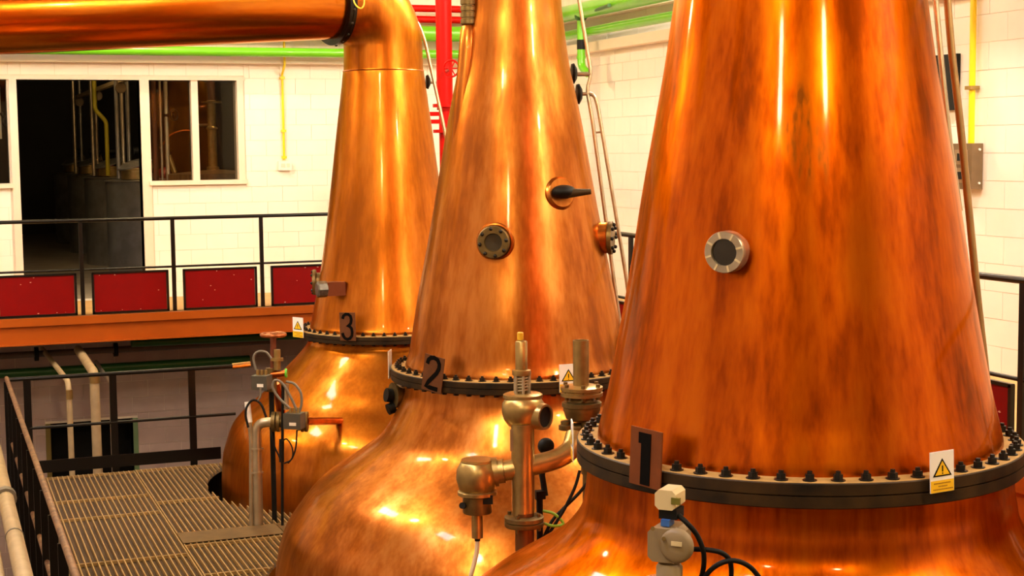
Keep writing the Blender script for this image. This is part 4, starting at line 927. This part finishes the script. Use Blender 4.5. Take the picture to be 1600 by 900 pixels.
# ------------------------------------------------------------------ tank room contents
ZT = on_y(190, 283, 22.3).z
NTH = ('nearest', 'second', 'third', 'farthest')
for i, (lab) in enumerate(('nearest steel tank inside the doorway', 'second steel tank from the doorway', 'third steel tank from the doorway', 'farthest steel tank in the dark room')):
    yc = 23.0+3.3*i; xc = 3.2; zt = ZT; o = empty('steel_tank', (xc, yc, MZ), lab, 'tank', 'steel tanks in the dark room')
    MB().lathe([(.80, 0), (.80, zt-MZ-.02), (.82, zt-MZ-.015), (.82, zt-MZ), (.3, zt-MZ+.05), (.01, zt-MZ+.06)], 40, (xc, yc, MZ), AX, (True, True)).build('shell', M_TANK, o)
    mp_ = Vector((xc-.42, yc-.35, zt+.02)); g = MB().lathe([(.20, 0), (.205, .13), (.215, .14), (.215, .16)], 24, mp_, AX, (True, True)).build('manway', M_BRASS, o)
    axl = frame(Vector((-.30, -.12, 1))); MB().lathe([(.25, 0), (.25, .02), (.16, .055), (.02, .07)], 24, mp_+Vector((0, 0, .2)), axl, (True, True)).build('manway_lid', M_TANK, g)
    MB().tube([mp_+Vector((.16, -.18, .0)), mp_+Vector((.18, -.2, .34)), mp_+Vector((.26, -.2, .05))], .016, 8).build('manway_clamp', M_BRASSD, g)
    MB().cyl((xc-.30, yc-.1, zt+.02), (xc-.30, yc-.1, zt+.42), .03, 10).cyl((xc-.40, yc-.1, zt+.42), (xc-.2, yc-.1, zt+.42), .06, 10).build('top_valve', M_BLACKM, o)
    MB().sphere((xc-.02, yc-.45, zt+.1), .09, 14, 8).build('red_cap', mat('cap_red', (120, 14, 18), .4), o)
for px, yy, r_, m_, lab in ((118, 28.9, .034, M_STEEL, 'single bright upright pipe left of the others in the dark room'), (128, 29.6, .03, M_TANK, 'dark upright pipe behind the bright single one'), (146, 25.9, .03, M_STEEL, 'left pipe of the middle upright pair in the dark room'), (152, 26.1, .035, M_STEEL, 'right pipe of the middle upright pair in the dark room'), (185, 22.7, .03, M_TANK, 'broad grey upright pipe near the doorway edge'), (193, 22.9, .028, M_STEEL, 'bright slim upright pipe near the doorway edge'), (202, 23.0, .03, M_TANK, 'grey upright pipe closest to the doorway edge')):
    c = on_y(px, 250, yy); c2 = on_y(px-4, 130, yy); tag(MB().cyl((c.x, yy, ZT+.03), (c.x, yy, 6.15), r_, 12).build('feed_pipe', m_), lab, 'pipe')
c = on_y(163, 250, 25.7); tag(MB().tube(bendpath([(c.x+.05, 25.7, ZT+.03), (c.x+.05, 25.7, ZT+.9), (c.x-.12, 25.7, ZT+1.1), (c.x-.12, 25.7, 6.15)], .06), .034, 12).build('yellow_riser', mat('riser_olive', (170, 156, 24), .5)), 'yellow upright pipe among the dark steel tanks', 'pipe')
q0 = on_y(192, 121, 22.3); tag(MB().rect((q0.x-.03, 22.0, q0.z-.06), (q0.x+.04, 29.5, q0.z)).build('cable_tray', mat('tray_tan', (170, 148, 108), .5), smooth=False), 'pale overhead tray receding above the steel tanks', 'tray')
for i, yy in enumerate((22.6, 25.8, 29.0)):
    tag(MB().lathe([(.075, -.03), (.075, .03)], 20, (q0.x, yy, q0.z-.135), frame((0, -1, 0)), (True, True)).build('tray_disc', mat('disc_brown', (96, 76, 46), .6)), '%s round brown disc hanging under the overhead tray' % ('nearest', 'middle', 'farthest')[i], 'disc', 'discs under the tray')
# wooden tun with brass column behind the right-hand window
tz = 2.80; tc = Vector((3.66, 20.98, 0)); o = empty('wooden_tun', (tc.x, tc.y, MZ), 'broad wooden vessel lid seen through the two-pane window', 'vessel')
MB().lathe([(.64, MZ), (.68, tz-.05), (.68, tz)], 48, tc, AX, (True, False)).build('staves', M_WOOD, o); MB().lathe([(.68, tz), (.01, tz+.06)], 48, tc, AX).build('lid', M_WOOD, o)
bc = on_y(333, 262, 21.0); o = empty('brass_column', (bc.x, 21.0, tz), 'upright brass column with collar and tap behind the window', 'column')
MB().lathe([(.085, 0), (.085, .05), (.062, .06), (.062, .55), (.075, .56), (.075, .58), (.058, .60), (.058, .95)], 24, (bc.x, 21.0, tz+.04), AX, (True, True)).build('shaft', M_BRASS, o)
MB().lathe([(.14, 0), (.14, .025)], 24, (bc.x, 21.0, tz+.95), AX, (True, True)).build('collar', M_BRASSD, o); MB().cyl((bc.x, 21.0, tz+.975), (bc.x, 21.0, 6.1), .055, 16).build('upper_pipe', mat('pipe_brown', (96, 60, 40), .4, .6), o)
MB().cyl((bc.x, 21.0, tz+.66), (bc.x-.14, 21.5, tz+.66), .018, 10).cyl((bc.x-.13, 21.5, tz+.66), (bc.x-.13, 21.5, tz+.5), .012, 8).build('tap', M_STEEL, o)
for px, r_, m_, lab in ((243, .035, 'pipe_brown', 'brown upright pipe at the left of the window'), (253, .016, None, 'bright thin steel rod behind the window'), (262, .028, None, 'grey upright pipe in the left pane')):
    c = on_y(px, 250, 20.9); tag(MB().cyl((c.x, 20.9, MZ), (c.x, 20.9, 6.1), r_, 12).build('upright_pipe', MATS[m_] if m_ else M_STEEL), lab, 'pipe')
c = on_y(268, 262, 21.0); tag(MB().tube([Vector((c.x+.04, 21.0, tz+.02)), Vector((c.x-.04, 21.0, tz+.25))], [.035, .04], 12).build('short_nozzle', M_BRASS), 'short tilted brass nozzle standing on the wooden lid', 'nozzle')
c = on_y(272, 180, 20.85); g = empty('hand_valve', (c.x, 20.85, c.z), 'dark hand valve on the grey pipe in the left pane', 'valve')
MB().torus(c, .07, .014, frame((.6, -.8, 0)), 20, 6).build('hand_wheel', M_BLACKM, g); MB().cyl(c, c+Vector((-.12, .05, 0)), .025, 10).build('stem', M_BLACKM, g)
tag(MB().tube(spline([on_y(250, 232, 21.6), on_y(265, 212, 21.6), on_y(285, 204, 21.6), on_y(305, 205, 21.6)], 5), .010, 8).build('copper_tube', M_COPP), 'thin copper tube arching across the left pane', 'tube')
# things behind the left window
tag(MB().cyl((.62, 21.4, MZ), (.62, 21.4, 6.1), .05, 12).build('upright_pipe', MATS['pipe_brown']), 'brown upright pipe behind the left edge window', 'pipe')
tag(MB().rect((.2, 22.0, 3.3), (.95, 22.05, 4.0)).build('white_board', M_WHITE, smooth=False), 'pale board hanging behind the left edge window', 'board')
MBx = on_y(14, 190, 21.7); g = empty('hand_valve', (MBx.x, 21.7, MBx.z), 'black hand valve seen against the pale board', 'valve'); MB().torus(MBx, .08, .018, frame((.3, -.95, 0)), 20, 6).build('hand_wheel', M_BLACKM, g); MB().cyl(MBx+Vector((-.1, 0, .12)), MBx+Vector((.1, 0, -.22)), .022, 8).build('stem', M_BLACKM, g)
# weak lamp added out of view to bring up the tanks
o = empty('added_room_lamp', (1.4, 22.2, 5.3), 'added dim globe lamp, out of sight inside the tank room', 'lamp')
MB().sphere((1.4, 22.2, 5.3), .10, 16, 8).build('globe', mat('added_dim_globe', (255, 214, 150), .4, emit=85), o); MB().cyl((1.4, 22.2, 5.4), (1.4, 22.2, 6.2), .012, 8).build('cord', M_BLACKM, o)

o = empty('added_room_lamp', (3.9, 20.6, 5.3), 'added dim globe lamp, out of sight over the wooden vessel', 'lamp')  # second unseen lamp, added to brighten the brass column
MB().sphere((3.9, 20.6, 5.3), .10, 16, 8).build('globe', MATS['added_dim_globe'], o); MB().cyl((3.9, 20.6, 5.4), (3.9, 20.6, 6.2), .012, 8).build('cord', M_BLACKM, o)
# ------------------------------------------------------------------ added lamps, and roof lights (above the picture)
for i, (lx, ly, lz) in enumerate(ADDED_LAMPS):
    o = empty('added_lamp', (lx, ly, lz), 'added unseen globe lamp hanging ' + ('behind the viewer on the left', 'behind the viewer on the right', 'left of the nearest still', 'left of the middle still', 'over the far mezzanine walkway', 'over the right walkway, nearest one', 'over the right walkway, middle one', 'over the right walkway, farthest one', 'in the far left corner')[i], 'lamp', 'added globe lamps')
    MB().sphere((lx, ly, lz), .2, 24, 12).build('globe', M_ADDLAMPW if i in (5, 6, 7) else M_ADDLAMP, o); MB().cyl((lx, ly, lz+.19), (lx, ly, ZC), .015, 8).build('rod', M_BLACKM, o); MB().lathe([(.08, .19), (.06, .26)], 16, (lx, ly, lz), AX, (True, True)).build('holder', M_BLACKM, o)
for i, (cx, cy) in enumerate(((-.8, 4.0), (-.8, 9.2), (-.8, 14.4))):
    g = empty('window_%d' % (3+i), (cx, cy, ZC)); struct(g, ('roof light over the left side, near one', 'roof light over the left side, middle one', 'roof light over the left side, far one')[i], 'roof light')
    MB().rect((cx-.35, cy-.9, ZC-.03), (cx+.35, cy+.9, ZC-.02)).build('pane', M_SKYL, g, False)
    fb = MB()
    for a, b in (((cx-.42, cy-.97), (cx-.35, cy+.97)), ((cx+.35, cy-.97), (cx+.42, cy+.97)), ((cx-.35, cy-.97), (cx+.35, cy-.9)), ((cx-.35, cy+.9), (cx+.35, cy+.97))): fb.rect((a[0], a[1], ZC-.06), (b[0], b[1], ZC))
    fb.build('frame', M_FRAME, g, False)
